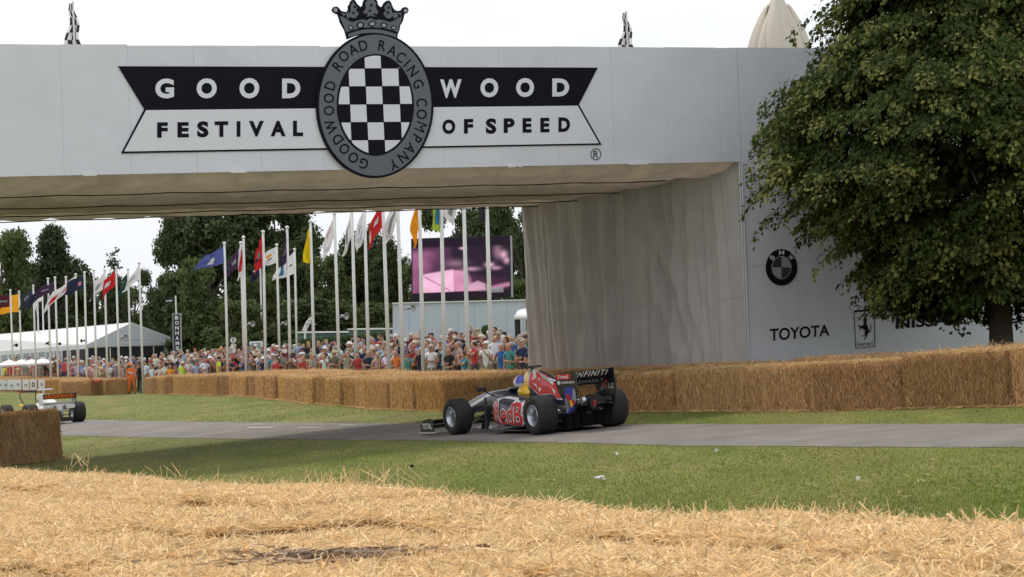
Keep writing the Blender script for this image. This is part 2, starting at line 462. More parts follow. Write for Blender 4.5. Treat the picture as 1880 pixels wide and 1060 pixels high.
# sagging canvas under the deck
nu, nv = 220, 60
V = []
for j in range(nv + 1):
    v = j / nv
    for i in range(nu + 1):
        t = i / nu; u_ = U0 + (U1 - U0) * t
        seg = (v * 5) % 1.0
        sag = 0.20 * math.sin(math.pi * min(1, v)) ** 0.7 + 0.15 * (4 * seg * (1 - seg))
        z = zbot(u_) - sag - 0.10 * v
        z += 0.035 * noise.noise(Vector((u_ * 0.9 + v * 3, v * 7, 1))) + 0.02 * noise.noise(Vector((u_ * 3.5 + v * 9, v * 4, 5)))
        z += (0.012 + 0.03 * abs(noise.noise(Vector((u_ * .5, v * 4, 8))))) * math.sin(u_ * 6 + v * 22 + 2 * noise.noise(Vector((u_ * 0.7, v * 2, 2))))
        if v < 0.02: z = zbot(u_) + 0.005
        if u_ > LEN - 2.2: z += 0.16 * ((u_ - LEN + 2.2) / 2.2) ** 2 * math.sin(math.pi * v)
        p = fpt(u_, z, -0.035 - v * (DEPTH - 0.05)); V.append(p)
Fq = [(j * (nu + 1) + i, j * (nu + 1) + i + 1, (j + 1) * (nu + 1) + i + 1, (j + 1) * (nu + 1) + i) for j in range(nv) for i in range(nu)]
child(obj('canvas_soffit', np_mesh('canvas_soffit', V, Fq, [M_['canvas']], smooth=True)), bridge)
for v, ks in ((0.10, 0), (0.30, 1), (0.50, 0), (0.70, 1)):
    mb = MB(); pts = []
    for i in range(61):
        u_ = U0 + (U1 - U0 - 1.2) * i / 60
        z = zbot(u_) - 0.20 * math.sin(math.pi * v) ** 0.7 - 0.1 * v - 0.15 - 0.04 - 0.02 * math.sin(math.pi * ((i / 6 + 0.3 * ks) % 1))
        pts.append(fpt(u_, z, -v * (DEPTH - 0.05)))
    mb.tube(pts, 0.011, 6)
    ro = child(mb.build('support_cable', M_['cable']), bridge)
    mb = MB()
    for i in range(3 + 2 * ks, 60, 11):
        mb.box(pts[i] - Vector((0, 0, 0.02)), (0.16, 0.07, 0.07)); mb.box(pts[i] + Vector((0, 0, 0.05)), (0.03, 0.03, 0.12))
    cl = mb.build('cable_clamps', M_['cable']); cl.parent = ro; cl.matrix_parent_inverse = ro.matrix_parent_inverse

# tower: the wall right of the opening, same plane as the face
tower = tag(empty('exhibition_wall', fpt(LEN, 0)), 'tall pale panelled wall right of the opening, printed with car makers\' marks', 'wall')
zt2 = ztop(LEN)
ub2 = [LEN + 0.006 + k * 1.22 for k in range(0, 10)]
zs = [-0.1, 2.95, zbot(LEN) - 0.01, None]
for i in range(len(ub2) - 1):
    for k in range(3):
        a, b = ub2[i] + 0.0015, ub2[i + 1] - 0.0015
        j = random.uniform(0, 0.005); mb = MB()
        z0 = zs[k] if k else GA * fpt(a, 0).x - 0.05
        if k == 2: zt_a, zt_b = ztop(a), ztop(b)
        else: zt_a = zt_b = zs[k + 1] - 0.006
        sl = 0.03 * (a - LEN)
        if k == 0: zt_a += sl; zt_b += sl + 0.03 * 1.2
        if k == 1: z0 += sl
        mb.prism([fpt(a, z0, j), fpt(b, z0 + (0.035 if k == 1 else 0), j), fpt(b, zt_b, j), fpt(a, zt_a, j)], NB * 0.03)
        child(mb.build('wall_panel', M_['panel']), tower)
mb = MB(); mb.prism([fpt(LEN + 0.06, -0.1, -0.07), fpt(ub2[-1], -0.1, -0.07), fpt(ub2[-1], zt2 - 0.02, -0.07), fpt(LEN + 0.06, zt2 - 0.02, -0.07)], NB * 0.1)
child(mb.build('backing_board', M_['panel_back']), tower)
mb = MB(); mb.prism([fpt(LEN + 0.4, 0, -DEPTH), fpt(ub2[-1], 0, -DEPTH), fpt(ub2[-1], zt2 - 0.02, -DEPTH), fpt(LEN + 0.4, zt2 - 0.02, -DEPTH)], NB * 0.1)
child(mb.build('rear_wall', M_['panel_back']), tower)
mb = MB(); mb.tube([fpt(LEN - 0.02, 0.1, 0.02), fpt(LEN + 0.0, 2.4, 0.02), fpt(LEN + 0.0, zbot(LEN) - 0.02, 0.02)], 0.018, 6)
child(mb.build('corner_trim', M_['panel_back']), tower)
# left tower, out of the frame, that carries the other end
mb = MB()
mb.prism([fpt(U0 - 4, -1, -0.02), fpt(U0 - 0.02, -1, -0.02), fpt(U0 - 0.02, ztop(U0), -0.02), fpt(U0 - 4, ztop(U0), -0.02)], NB * DEPTH)
o = child(mb.build('side_tower', M_['panel']), bridge)

# curtain: runs from the front corner back through the tower
cur = tag(empty('curtain', fpt(LEN, 0)), 'beige fabric curtain in long folds lining the right side of the opening', 'curtain')
nu, nv = 320, 110
V = []
def foldf(s, z):
    # s metres along, z 0..1 height
    q = s + 0.30 * (1 - z) * math.sin(s * 0.8 + 1.0) + 0.16 * noise.noise(Vector((s * 0.5, z * 0.9, 3)))
    f = 0.22 * (1 - abs(noise.noise(Vector((q * 0.9 + 3, z * 0.22, 31)))) * 2.2) ** 3 * (0.5 + .5 * (1 - z)) + 0.09 * max(0, 1 - abs(noise.noise(Vector((q * 2.6, z * 0.3, 41)))) * 3) ** 2
    f += 0.16 * abs(noise.noise(Vector((q * 1.1, z * 0.25, 7))))
    f += 0.14 * noise.noise(Vector((q * 3.0, z * 0.16, 11)))
    f += 0.10 * noise.noise(Vector((q * 7.5, z * 0.22, 17)))
    # diagonal pulls gathered to two points at the top
    for (sc_, sl, am) in ((3.4, 1.5, 0.10), (6.2, -1.1, 0.06), (8.3, .6, .07)):
        dd = (s - sc_) + sl * (1 - z)
        f += am * math.exp(-(dd / 0.9) ** 2) * math.sin(dd * 13 + 0.8 * noise.noise(Vector((s, z * 2, 9)))) * (0.4 + 0.6 * (1 - abs(2 * z - 1)))
    f += 0.03 * abs(noise.noise(Vector((q * 14, z * 0.4, 51)))) + 0.012 * noise.noise(Vector((s * 3, z * 14, 21)))
    return f
back_pt = lambda: None
for j in range(nv + 1):
    z = j / nv
    for i in range(nu + 1):
        t = i / nu; s_ = t * DEPTH * 0.995
        u_ = LEN - 0.03 - foldf(s_, z) * (min(1, t * 12)) + 0.15 * (1 - z) * t
        ztopc = zbot(LEN) - 0.03 - 0.20 * math.sin(math.pi * min(1, t)) ** 0.7 * 0.6 - 0.10 * t - 0.1 * abs(math.sin(t * 9)) * (t > 0.05)
        zz = GA * fpt(u_, 0).x + 0.02 + z * (ztopc + 0.15 - GA * 4.5)
        V.append(fpt(u_, zz, -0.04 - s_))
Fq = [(j * (nu + 1) + i, j * (nu + 1) + i + 1, (j + 1) * (nu + 1) + i + 1, (j + 1) * (nu + 1) + i) for j in range(nv) for i in range(nu)]
cm = child(obj('fabric', np_mesh('fabric', V, Fq, [M_['curtain']], smooth=True)), cur)
V2 = []
for i in range(nu + 1):     # stitched seam across the cloth
    j = 47
    for dj, dz in ((0, -0.018), (0, 0.018)):
        p = Vector(V[j * (nu + 1) + i]); V2.append(p - E * 0.012 + Vector((0, 0, dz - 0.02 * math.sin(i * 0.03))))
Fs = [(2 * i, 2 * i + 2, 2 * i + 3, 2 * i + 1) for i in range(nu)]
child(obj('seam', np_mesh('seam', V2, Fs, [mat('seam', (0.53, 0.49, 0.45), 0.9)], smooth=True)), cur)

# ------------------------------------------------------------------ SIGN on the face
sign = tag(empty('festival_sign', fpt(uof(FP(689, 193)), 0)), 'black and white ribbon banner GOOD WOOD FESTIVAL OF SPEED on the bridge face', 'sign')
def flat_poly(pts, off, m, name, parent, th=0.012):
    mb = MB(); mb.prism([FP(x, y, off) for x, y in pts], NB * th); return child(mb.build(name, m), parent)
def yb(x, ya, yb_): return ya + (yb_ - ya) * (x - 217) / 880.0
flat_poly([(217, 121.8), (1097.7, 124.4), (1063, 192.3), (265, 200.6)], 0.022, M_['ink'], 'upper_band', sign)
flat_poly([(265, 200.6), (1063, 192.3), (1104.5, 266), (222.5, 281.8)], 0.022, M_['ink'], 'lower_band_border', sign)
flat_poly([(268.5, 202.6), (1060.5, 194.4), (1099.5, 263.3), (228, 278.4)], 0.027, M_['sign_white'], 'lower_band', sign, 0.006)
def letter_set(boxes, m, name, parent, offm, off=0.033):
    for ch, x0, x1, y0, y1 in boxes:
        mb = MB()
        put_glyph(mb, ch, lambda a, b: FP(x0 + (x1 - x0) * a, (y1 + (y0 - y1) * b) - 0.012 * (x1 - x0) * (a - 0.5), off), off=offm)
        child(mb.build('letter', m), parent)
letter_set([('G', 285, 319.5, 144.5, 181), ('O', 361, 398, 144, 181), ('O', 439.5, 476, 143.5, 181), ('D', 518, 551.5, 144.5, 180.5)], M_['sign_white'], 'lettering_good', sign, 0.045)
letter_set([('W', 808, 847.5, 146, 180), ('O', 882, 914.8, 144, 179), ('O', 947.5, 980.5, 143.5, 178.5), ('D', 1014, 1045, 144.3, 177.3)], M_['sign_white'], 'lettering_wood', sign, 0.045)
letter_set([('F', 288.5, 308, 224.8, 253), ('E', 325.8, 346.7, 224.5, 252.5), ('S', 362, 382.9, 222.8, 252.4), ('T', 394, 419, 223, 251.7), ('I', 434.5, 441.5, 222.7, 251.3),
            ('V', 457, 484.5, 222.2, 251), ('A', 496.7, 524.6, 222, 250.6), ('L', 538, 556.5, 221.8, 250.3)], M_['ink'], 'lettering_festival', sign, 0.05)
letter_set([('O', 812, 836, 219.5, 246.3), ('F', 851.8, 868.8, 218.7, 245.5), ('S', 892, 911.3, 217.5, 246), ('P', 924.8, 945, 217.3, 244.3), ('E', 959.5, 976, 217, 243.8),
            ('E', 992, 1008.8, 216.5, 243.2), ('D', 1025.2, 1046.6, 215.7, 242.5)], M_['ink'], 'lettering_of_speed', sign, 0.05)
mb = MB()
rg = [[FP(1094 + r * math.cos(a) * 0.9, 283.5 - r * math.sin(a), 0.012) for a in np.linspace(0, 2 * math.pi, 33)[:-1]] for r in (10.9, 9.4)]
for i in range(32): mb.face([rg[0][i], rg[0][(i + 1) % 32], rg[1][(i + 1) % 32], rg[1][i]])
put_glyph(mb, 'R', lambda a, b: FP(1089.5 + 9 * a, 290 - 13 * b, 0.012), off=0.01)
child(mb.build('registered_mark', M_['ink']), sign)

med = tag(empty('medallion', fpt(uof(FP(689, 193)), 0)), 'oval grey medallion with chequered centre and crown, on the middle of the bridge', 'emblem')
def ell(cx, cy, rx, ry, n=96, off=0.08): return [FP(cx + rx * math.cos(a), cy - ry * math.sin(a), off) for a in np.linspace(0, 2 * math.pi, n + 1)[:-1]]
mb = MB(); mb.prism(ell(688.7, 193.5, 107.5, 133.7), NB * 0.05); child(mb.build('rim', M_['ink']), med)
mb = MB(); mb.prism(ell(688.9, 193.5, 103, 129.5, off=0.085), NB * 0.02); child(mb.build('lettered_ring', M_['sign_grey']), med)
mb = MB(); mb.prism(ell(689.2, 193, 71, 93.5, off=0.09), NB * 0.02); child(mb.build('inner_rim', M_['ink']), med)
# chequer: each square clipped by the oval
def clip(poly, cx, cy, rx, ry, n=72):
    outp = poly
    for i in range(n):
        a0 = 2 * math.pi * i / n; a1 = 2 * math.pi * (i + 1) / n
        x0, y0 = cx + rx * math.cos(a0), cy + ry * math.sin(a0); x1, y1 = cx + rx * math.cos(a1), cy + ry * math.sin(a1)
        inp, outp = outp, []
        side = lambda p: (x1 - x0) * (p[1] - y0) - (y1 - y0) * (p[0] - x0)
        for k in range(len(inp)):
            p, q = inp[k], inp[(k + 1) % len(inp)]; sp, sq = side(p), side(q)
            if sp >= 0: outp.append(p)
            if (sp >= 0) != (sq >= 0):
                t = sp / (sp - sq); outp.append((p[0] + t * (q[0] - p[0]), p[1] + t * (q[1] - p[1])))
        if not outp: return []
    return outp
cb = [600, 642, 672.3, 702.6, 734, 790]; rb = [90, 126, 158.8, 191.8, 224.6, 257.4, 300]
for r in range(6):
    for c in range(5):
        white = (r + c) % 2 == 0
        lean = lambda x, y: (x + (y - 158) * 0.046 - 1.0, y - (x - 689) * 0.006)
        g = 0.5
        q = [lean(cb[c] + g, rb[r] + g), lean(cb[c + 1] - g, rb[r] + g), lean(cb[c + 1] - g, rb[r + 1] - g), lean(cb[c] + g, rb[r + 1] - g)]
        q = clip(q, 689.2, 192.5, 67.2, 90)
        if len(q) < 3 or not white: continue
        mb = MB(); mb.prism([FP(x, y, 0.097) for x, y in q], NB * 0.006)
        child(mb.build('chequer_square', M_['sign_white']), med)
ring = [('G', 337, 938), ('O', 277, 903), ('O', 225, 853), ('D', 187, 797), ('W', 150, 724), ('O', 137, 634), ('O', 137, 563), ('D', 145, 490),
        ('R', 188, 378), ('O', 222, 323), ('A', 275, 284), ('D', 333, 262), ('R', 442, 262), ('A', 500, 290), ('C', 549, 328), ('I', 584, 363), ('N', 617, 408), ('G', 648, 481),
        ('C', 668, 587), ('O', 668, 655), ('M', 662, 727), ('P', 638, 793), ('A', 603, 852), ('N', 562, 900), ('Y', 508, 942)]
cx, cy = 402, 598
for ch, x, y in ring:
    mb = MB()
    a = math.atan2(-(y - cy) / 258.0, (x - cx) / 345.0 * 1.28)
    nx_, ny_ = math.cos(a) / 86, -math.sin(a) / 111   # outward, picture axes
    l = math.hypot(nx_, ny_); nx_, ny_ = nx_ / l, ny_ / l
    tx, ty = -ny_, nx_
    X, Y = x / 3.118 + 560, y / 3.118
    h = 19.5; V_, _f = glyphc(ch, 0.012); wd = (V_.max(0) - V_.min(0)); wpx = h * wd[0] / max(wd[1], 0.01) * 0.86
    put_glyph(mb, ch, lambda a_, b_: FP(X + tx * wpx * (a_ - 0.5) + nx_ * h * (b_ - 0.5), Y + ty * wpx * (a_ - 0.5) + ny_ * h * (b_ - 0.5), 0.089), off=0.0 if ch == 'M' else 0.012)
    child(mb.build('letter', M_['ink']), med)
# crown
Z6 = lambda pts: [(x / 3.118 + 560, y / 3.118) for x, y in pts]
sil = [(243, 226), (236, 200), (228, 172), (215, 150), (203, 128), (196, 102), (188, 82), (176, 78), (160, 68), (156, 54), (166, 40), (184, 38), (196, 48), (206, 62), (224, 68), (240, 70), (250, 52), (248, 36), (258, 22), (262, 8), (276, -4), (290, 6), (296, 20), (306, 30), (320, 42), (332, 30), (336, 8), (346, -6), (358, -14), (364, -34), (376, -44), (390, -34), (394, -16), (406, -6), (414, 8), (420, 30), (434, 42), (446, 34), (452, 20), (466, 6), (480, 2), (492, 12), (498, 28), (504, 44), (514, 58), (532, 64), (552, 58), (562, 44), (576, 40), (590, 48), (594, 62), (586, 76), (570, 82), (566, 100), (560, 124), (546, 146), (542, 172), (532, 196), (528, 224), (480, 206), (430, 196), (385, 193), (330, 197), (285, 208)]
flat_poly(Z6(sil), 0.075, M_['ink'], 'crown', med, 0.05)
def crp(pts, m, off, nm='crown_detail'): return flat_poly(Z6(pts), off, m, nm, med, 0.008)
crp([(252, 214), (246, 196), (300, 178), (345, 170), (385, 168), (430, 171), (475, 180), (526, 198), (520, 214), (475, 200), (430, 191), (385, 188), (330, 192), (285, 202)], M_['sign_grey'], 0.084, 'crown_band')
crp([(236, 184), (222, 150), (208, 118), (200, 92), (222, 100), (248, 118), (272, 128), (300, 118), (330, 112), (352, 118), (378, 104), (404, 118), (424, 112), (456, 118), (484, 128), (508, 120), (534, 104), (556, 94), (550, 120), (538, 148), (532, 184), (480, 168), (430, 160), (378, 156), (330, 160), (285, 170)], M_['sign_grey'], 0.084, 'crown_band')
for q in ([(204, 72), (236, 80), (250, 66), (262, 96), (244, 108), (220, 92)], [(262, 34), (274, 10), (288, 30), (300, 44), (292, 60), (310, 80), (290, 104), (268, 104), (256, 84), (262, 60)],
          [(344, 20), (362, -6), (376, -30), (390, -6), (408, 20), (404, 44), (420, 70), (400, 98), (378, 90), (354, 98), (334, 72), (350, 46)],
          [(460, 34), (478, 14), (492, 36), (496, 62), (508, 84), (490, 106), (466, 104), (448, 80), (462, 60), (452, 46)], [(512, 70), (530, 76), (552, 72), (552, 88), (530, 98), (510, 108), (502, 92)]):
    crp(q, M_['sign_grey'], 0.084)
for q in ((175, 58, 12), (576, 62, 11)):
    flat_poly(Z6([(q[0] + q[2] * math.cos(a), q[1] + q[2] * math.sin(a)) for a in np.linspace(0, 6.28, 13)[:-1]]), 0.084, M_['sign_lightgrey'], 'crown_ball', med, 0.008)
for x, y, r in ((317, 145, 22), (452, 146, 20), (262, 160, 15), (508, 160, 15)):
    crp([(x + r * math.cos(a), y + r * math.sin(a) * 0.9) for a in np.linspace(0, 6.28, 13)[:-1]], M_['ink'], 0.088)
    crp([(x + r * .6 * math.cos(a), y + r * .55 * math.sin(a)) for a in np.linspace(0, 6.28, 11)[:-1]], M_['sign_lightgrey'], 0.092)
crp([(358, 140), (385, 116), (412, 136), (388, 158)], M_['ink'], 0.088); crp([(368, 139), (386, 124), (402, 137), (388, 149)], M_['sign_lightgrey'], 0.092)
for x, y in ((278, 74), (372, 62), (380, 30), (474, 72), (286, 40), (480, 44), (232, 92), (538, 88), (352, 84), (400, 82)):
    crp([(x - 8, y), (x, y - 9), (x + 8, y), (x + 3, y + 9), (x - 4, y + 8)], M_['ink'], 0.088)

# marks on the tower wall
def mark(name, label): return tag(empty(name, fpt(LEN, 0)), label, 'logo')
lg = mark('roundel_emblem', 'round black emblem with quartered grey centre on the wall above the word TOYOTA')
cx, cy = 1435, 491
mb = MB(); mb.prism(ell(cx, cy, 28.8, 33.5, 48, 0.02), NB * 0.012); child(mb.build('outer_ring', M_['ink']), lg)
mb = MB(); mb.prism(ell(cx, cy + 0.5, 18.2, 21.3, 48, 0.024), NB * 0.01); child(mb.build('ring_line', M_['sign_lightgrey']), lg)
for k, m in enumerate((M_['sign_lightgrey'], M_['ink'], M_['sign_lightgrey'], M_['sign_grey'])):
    a0 = k * math.pi / 2
    m = M_['sign_lightgrey'] if k in (0, 2) else mat('quarter', (0.05, 0.05, 0.06), 0.4)
    pts = [(cx, cy)] + [(cx + 16.8 * math.cos(a0 + t), cy + 0.5 - 19.8 * math.sin(a0 + t)) for t in np.linspace(0.02, math.pi / 2 - 0.02, 9)]
    mb = MB(); mb.prism([FP(x, y, 0.03) for x, y in pts], NB * 0.008); child(mb.build('quarter', m), lg)
for ch, a in (('B', 138), ('M', 90), ('W', 42)):
    mb = MB()
    a = R(a); nx_, ny_ = math.cos(a), -math.sin(a); tx, ty = -ny_, nx_
    X, Y = cx + 23 * math.cos(a), cy - 27 * math.sin(a)
    wpx = 7.5 if ch == 'B' else 10
    put_glyph(mb, ch, lambda p, q: FP(X + tx * wpx * (p - .5) + nx_ * 8.5 * (q - .5), Y + ty * wpx * (p - .5) + ny_ * 8.5 * (q - .5), 0.03), off=0.02)
    child(mb.build('letter', M_['sign_white']), lg)
def word(txt, x0, x1, y0a, y0b, y1a, y1b, nm, label, off=0.02, m='ink'):
    """top edge y0a..y0b, bottom edge y1a..y1b, left to right"""
    o_ = mark(nm, label); mb = MB()
    put_glyph(mb, txt, lambda a, b: FP(x0 + (x1 - x0) * a, lerp(lerp(y1a, y1b, a), lerp(y0a, y0b, a), b), 0.012), off=off)
    child(mb.build('lettering', M_[m]), o_); return o_
word('TOYOTA', 1413.5, 1523, 604, 596, 627, 616.5, 'toyota_lettering', 'black word TOYOTA printed on the pale wall under the round emblem')
word('NISSAN', 1645, 1767, 583, 574, 604.5, 595.5, 'nissan_lettering', 'black word NISSAN on the wall, half hidden by hanging leaves', 0.03)
o_ = word('Renault', 1806, 1925, 567, 556, 590, 578, 'wordmark', 'black rounded lettering on the wall just right of the tree trunk')
bpy.data.objects.remove(o_.children[0])
mb = MB(); put_glyph(mb, 'uonal', lambda a, b: FP(1809 + 90 * a, lerp(581 - 8 * a, 560 - 8 * a, b), 0.012), off=0.02); child(mb.build('lettering', M_['ink']), o_)
flat_poly([(1812, 603), (1900, 580), (1900, 585), (1850, 597), (1848, 600), (1812, 606)], 0.012, M_['ink'], 'swoosh', o_, 0.006)
flat_poly([(1812, 597), (1840, 591), (1900, 577), (1900, 579), (1840, 594), (1816, 600)], 0.012, M_['ink'], 'swoosh', o_, 0.006)
hb = mark('horse_emblem', 'upright framed emblem of a rearing black horse between the words TOYOTA and NISSAN')
fr = [(1567, 572), (1606, 569), (1607, 637), (1571, 641)]
mb = MB()
inn = [(1568.3, 573.5), (1604.8, 570.8), (1605.7, 635.8), (1572.2, 639.6)]
for i in range(4):
    mb.face([FP(*fr[i], 0.012), FP(*fr[(i + 1) % 4], 0.012), FP(*inn[(i + 1) % 4], 0.012), FP(*inn[i], 0.012)])
mb.face([FP(*p, 0.0125) for p in ((1568.5, 570), (1604.5, 567.2), (1604.7, 571), (1568.7, 573.6))])
child(mb.build('frame', M_['ink']), hb)
hz = lambda x, y: (1540 + x / 5.53, 540 + y / 5.53)
mb = MB()
for q in ([(262, 240), (280, 238), (286, 262), (280, 300), (300, 340), (308, 380), (290, 415), (262, 400), (268, 370), (240, 350), (215, 345), (206, 330), (225, 322), (246, 322), (256, 290)],
          [(250, 262), (262, 240), (270, 262), (258, 278)], [(215, 345), (200, 322), (196, 310), (210, 318), (226, 330)], [(225, 348), (216, 368), (210, 372), (212, 352)],
          [(290, 415), (268, 428), (230, 430), (228, 424), (262, 418), (276, 402)], [(296, 400), (284, 432), (262, 468), (256, 464), (274, 432), (280, 405)],
          [(300, 380), (318, 372), (324, 330), (316, 300), (322, 298), (332, 330), (326, 376), (306, 392)]):
    mb.face([FP(*hz(*p), 0.012) for p in q])
child(mb.build('horse', M_['ink']), hb)
mb = MB(); put_glyph(mb, 'Ferrari', lambda a, b: FP(1574.5 + 28 * a, lerp(637 - 3 * a, 628.5 - 3 * a, b), 0.012), off=0.01)
child(mb.build('lettering', M_['sign_grey']), hb)

# chequered flags furled round their sticks on top of the bridge
def bridge_flag(px, top, base, hw, label, sp):
    p0 = pl(px, base, FA + NB * 2.0, NB); p1 = pl(px - 2, top, FA + NB * 2.0, NB)
    e = tag(empty('chequered_flag', p0), label, 'flag')
    p0 = p0 - Vector((0, 0, 1.0))
    mb = MB(); mb.tube([p0, p1], 0.018, 6); child(mb.build('stick', M_['pole']), e)
    H = (p1 - p0).length; V = []; T = []; n1, n2 = 24, 12; F1 = []
    for j in range(n1 + 1):
        v = j / n1
        for i in range(n2 + 1):
            t = i / n2; wd = hw * 1.7 * (1 - v) ** 1.3 + 0.05
            x = (t - 0.55) * 2 * wd * sp; y = 0.06 * math.sin(t * 9 + v * 6) * (1 - v) + 0.02
            V.append(p0 + Vector((x + 0.03 * math.sin(v * 12), y, H * (0.38 + 0.6 * v))))
    for j in range(n1):
        for i in range(n2): F1.append((j * (n2 + 1) + i, j * (n2 + 1) + i + 1, (j + 1) * (n2 + 1) + i + 1, (j + 1) * (n2 + 1) + i))
    mi = [((j // 3) + (i // 3)) % 2 for j in range(n1) for i in range(n2)]
    child(obj('cloth', np_mesh('cloth', V, F1, [M_['white'], M_['dark']], mi=mi, smooth=True)), e)
bridge_flag(136, 2, 84, 0.14, 'furled chequered flag on the bridge top, over the left end of the sign', 0.8)
bridge_flag(1152, 20, 90, 0.15, 'furled chequered flag on the bridge top, right of the sign', 0.8)

# ------------------------------------------------------------------ STRAW
def straws(n, C, D, L, Wd, bend=0.15):
    D = D / np.linalg.norm(D, axis=1)[:, None]
    r = rng.normal(size=(n, 3)); Wv = np.cross(D, r); Wv /= np.linalg.norm(Wv, axis=1)[:, None] + 1e-9
    Nn = np.cross(D, Wv)
    h = (L / 2)[:, None]; wv = Wv * (Wd / 2)[:, None]
    mid = C + Nn * (rng.normal(0, bend, n) * L * 0.5)[:, None]
    V = np.stack([C - D * h - wv, C - D * h + wv, mid - wv, mid + wv, C + D * h - wv * .7, C + D * h + wv * .7], 1)
    b = (np.arange(n) * 6)[:, None]
    Fq = np.concatenate([b + np.array([0, 1, 3, 2]), b + np.array([2, 3, 5, 4])], 1).reshape(-1, 4)
    t = np.repeat(np.clip(rng.normal(0.5, 0.25, n), 0, 1), 6)
    return V.reshape(-1, 3), Fq, t
def bale_body(name, seed, m, L=2.42, Dp=1.2, H=0.8, rough=0.03):
    n1, n2, n3 = 30, 14, 12
    b = bmesh.new(); bmesh.ops.create_grid(b, x_segments=1, y_segments=1, size=0.5); b.free()
    mb = MB(); mb.box((0, 0, H / 2), (L, Dp, H)); bm = mb.b
    bmesh.ops.subdivide_edges(bm, edges=[e for e in bm.edges if abs((e.verts[0].co - e.verts[1].co).x) > 1], cuts=n1, use_grid_fill=True)
    bmesh.ops.subdivide_edges(bm, edges=[e for e in bm.edges if abs((e.verts[0].co - e.verts[1].co).y) > 1], cuts=n2, use_grid_fill=True)
    bmesh.ops.subdivide_edges(bm, edges=[e for e in bm.edges if abs((e.verts[0].co - e.verts[1].co).z) > 0.6], cuts=n3, use_grid_fill=True)
    rr = 0.085
    for v in bm.verts:
        p = v.co.copy()
        c = Vector((max(-L / 2 + rr, min(L / 2 - rr, p.x)), max(-Dp / 2 + rr, min(Dp / 2 - rr, p.y)), max(-0.2, min(H - rr, p.z))))
        d = p - c
        if d.length > rr: p = c + d.normalized() * rr
        q = Vector((p.x * 1.3 + seed * 9, p.y * 1.3, p.z * 0.8))
        k = rough * 1.6 * noise.noise(q * 1.4) + rough * 1.5 * noise.noise(Vector((p.x * 9 + seed, p.y * 9, p.z * 1.5))) + rough * 0.6 * noise.noise(p * 16)
        nrm = d.normalized() if d.length > 1e-5 else Vector((0, 0, 1))
        # flake grooves: bales are pressed in slices
        g = abs(math.sin((p.x + 0.03 * noise.noise(p * 3 + Vector((seed, 0, 0)))) * math.pi / 0.30))
        k -= 0.035 * max(0, 0.18 - g) / 0.18 * (0.5 + noise.noise(Vector((math.floor(p.x / 0.3), seed, 0))))
        v.co = p + nrm * k
    for f in bm.faces: f.smooth = True
    return mb.mesh(name, [m])
def bale_straw(name, n_top, n_side, lr, wr, mats, ls=1.0, L=2.42, Dp=1.2, H=0.8, up=0.25, side_mess=0.35, over=0.0):
    parts = []; mi = []
    def add(n, C, D, l, w_, mid):
        if n <= 0: return
        parts.append(straws(n, C, D, l, w_)); mi.append(np.full(2 * n, mid))
    U = lambda a, b, n: rng.uniform(a, b, n)
    def Ls(n): return lr[0] + (lr[1] - lr[0]) * rng.random(n) ** 1.8
    def Ws(n): return U(wr[0], wr[1], n)
    n = n_top; C = np.stack([U(-L / 2 - over, L / 2 + over, n), U(-Dp / 2 - over, Dp / 2 + over, n), H + rng.random(n) ** 2 * 0.05 + 0.005], 1)
    a = U(0, 2 * np.pi, n); D = np.stack([np.cos(a), np.sin(a), rng.normal(0, up, n)], 1); add(n, C, D, Ls(n), Ws(n), 0)
    n = n_side
    for sg in (-1, 1):
        C = np.stack([U(-L / 2, L / 2, n), np.full(n, sg * (Dp / 2 + 0.012)) + sg * rng.random(n) ** 3 * 0.03, U(0.0, H, n)], 1)
        D = np.stack([rng.normal(0, side_mess, n), rng.normal(0, 0.12, n) , np.ones(n)], 1); add(n, C, D, Ls(n) * 1.1 * ls, Ws(n), 1)
    n = n_side // 2
    for sg in (-1, 1):
        C = np.stack([np.full(n, sg * (L / 2 + 0.012)) + sg * rng.random(n) ** 3 * 0.03, U(-Dp / 2, Dp / 2, n), U(0.0, H, n)], 1)
        D = np.stack([rng.normal(0, 0.12, n), rng.normal(0, side_mess, n), np.ones(n)], 1); add(n, C, D, Ls(n), Ws(n), 1)
    n = max(20, n_top // 45)    # ragged edge and stalks standing up
    C = np.stack([U(-L / 2, L / 2, n), U(-Dp / 2, Dp / 2, n), H + U(0.02, 0.06, n)], 1)
    D = np.stack([rng.normal(0, .7, n), rng.normal(0, .7, n), np.ones(n)], 1); add(n, C, D, Ls(n) * 1.0 + 0.05, Ws(n), 0)
    n = n_side // 4             # wisps fallen at the foot
    C = np.stack([U(-L / 2 - .1, L / 2 + .1, n), U(-Dp / 2 - 0.22, Dp / 2 + 0.22, n), U(0.0, 0.03, n)], 1)
    a = U(0, 2 * np.pi, n); D = np.stack([np.cos(a), np.sin(a), rng.normal(0, .12, n)], 1); add(n, C, D, Ls(n), Ws(n), 1)
    off = 0; Vs = []; Fs = []; Ts = []
    for V_, F_, t_ in parts: Vs.append(V_); Fs.append(F_ + off); Ts.append(t_); off += len(V_)
    return np_mesh(name, np.vstack(Vs), np.vstack(Fs), mats, mi=np.concatenate(mi), tint=np.concatenate(Ts))
far_body = [bale_body('bale', k, M_['bale']) for k in range(4)]
far_straw = [bale_straw('loose_straw', 4200, 5200, (0.07, 0.24), (0.005, 0.010), [M_['straw'], M_['straw_side']], ls=.6, side_mess=.5) for k in range(4)]
_lab_used = {}
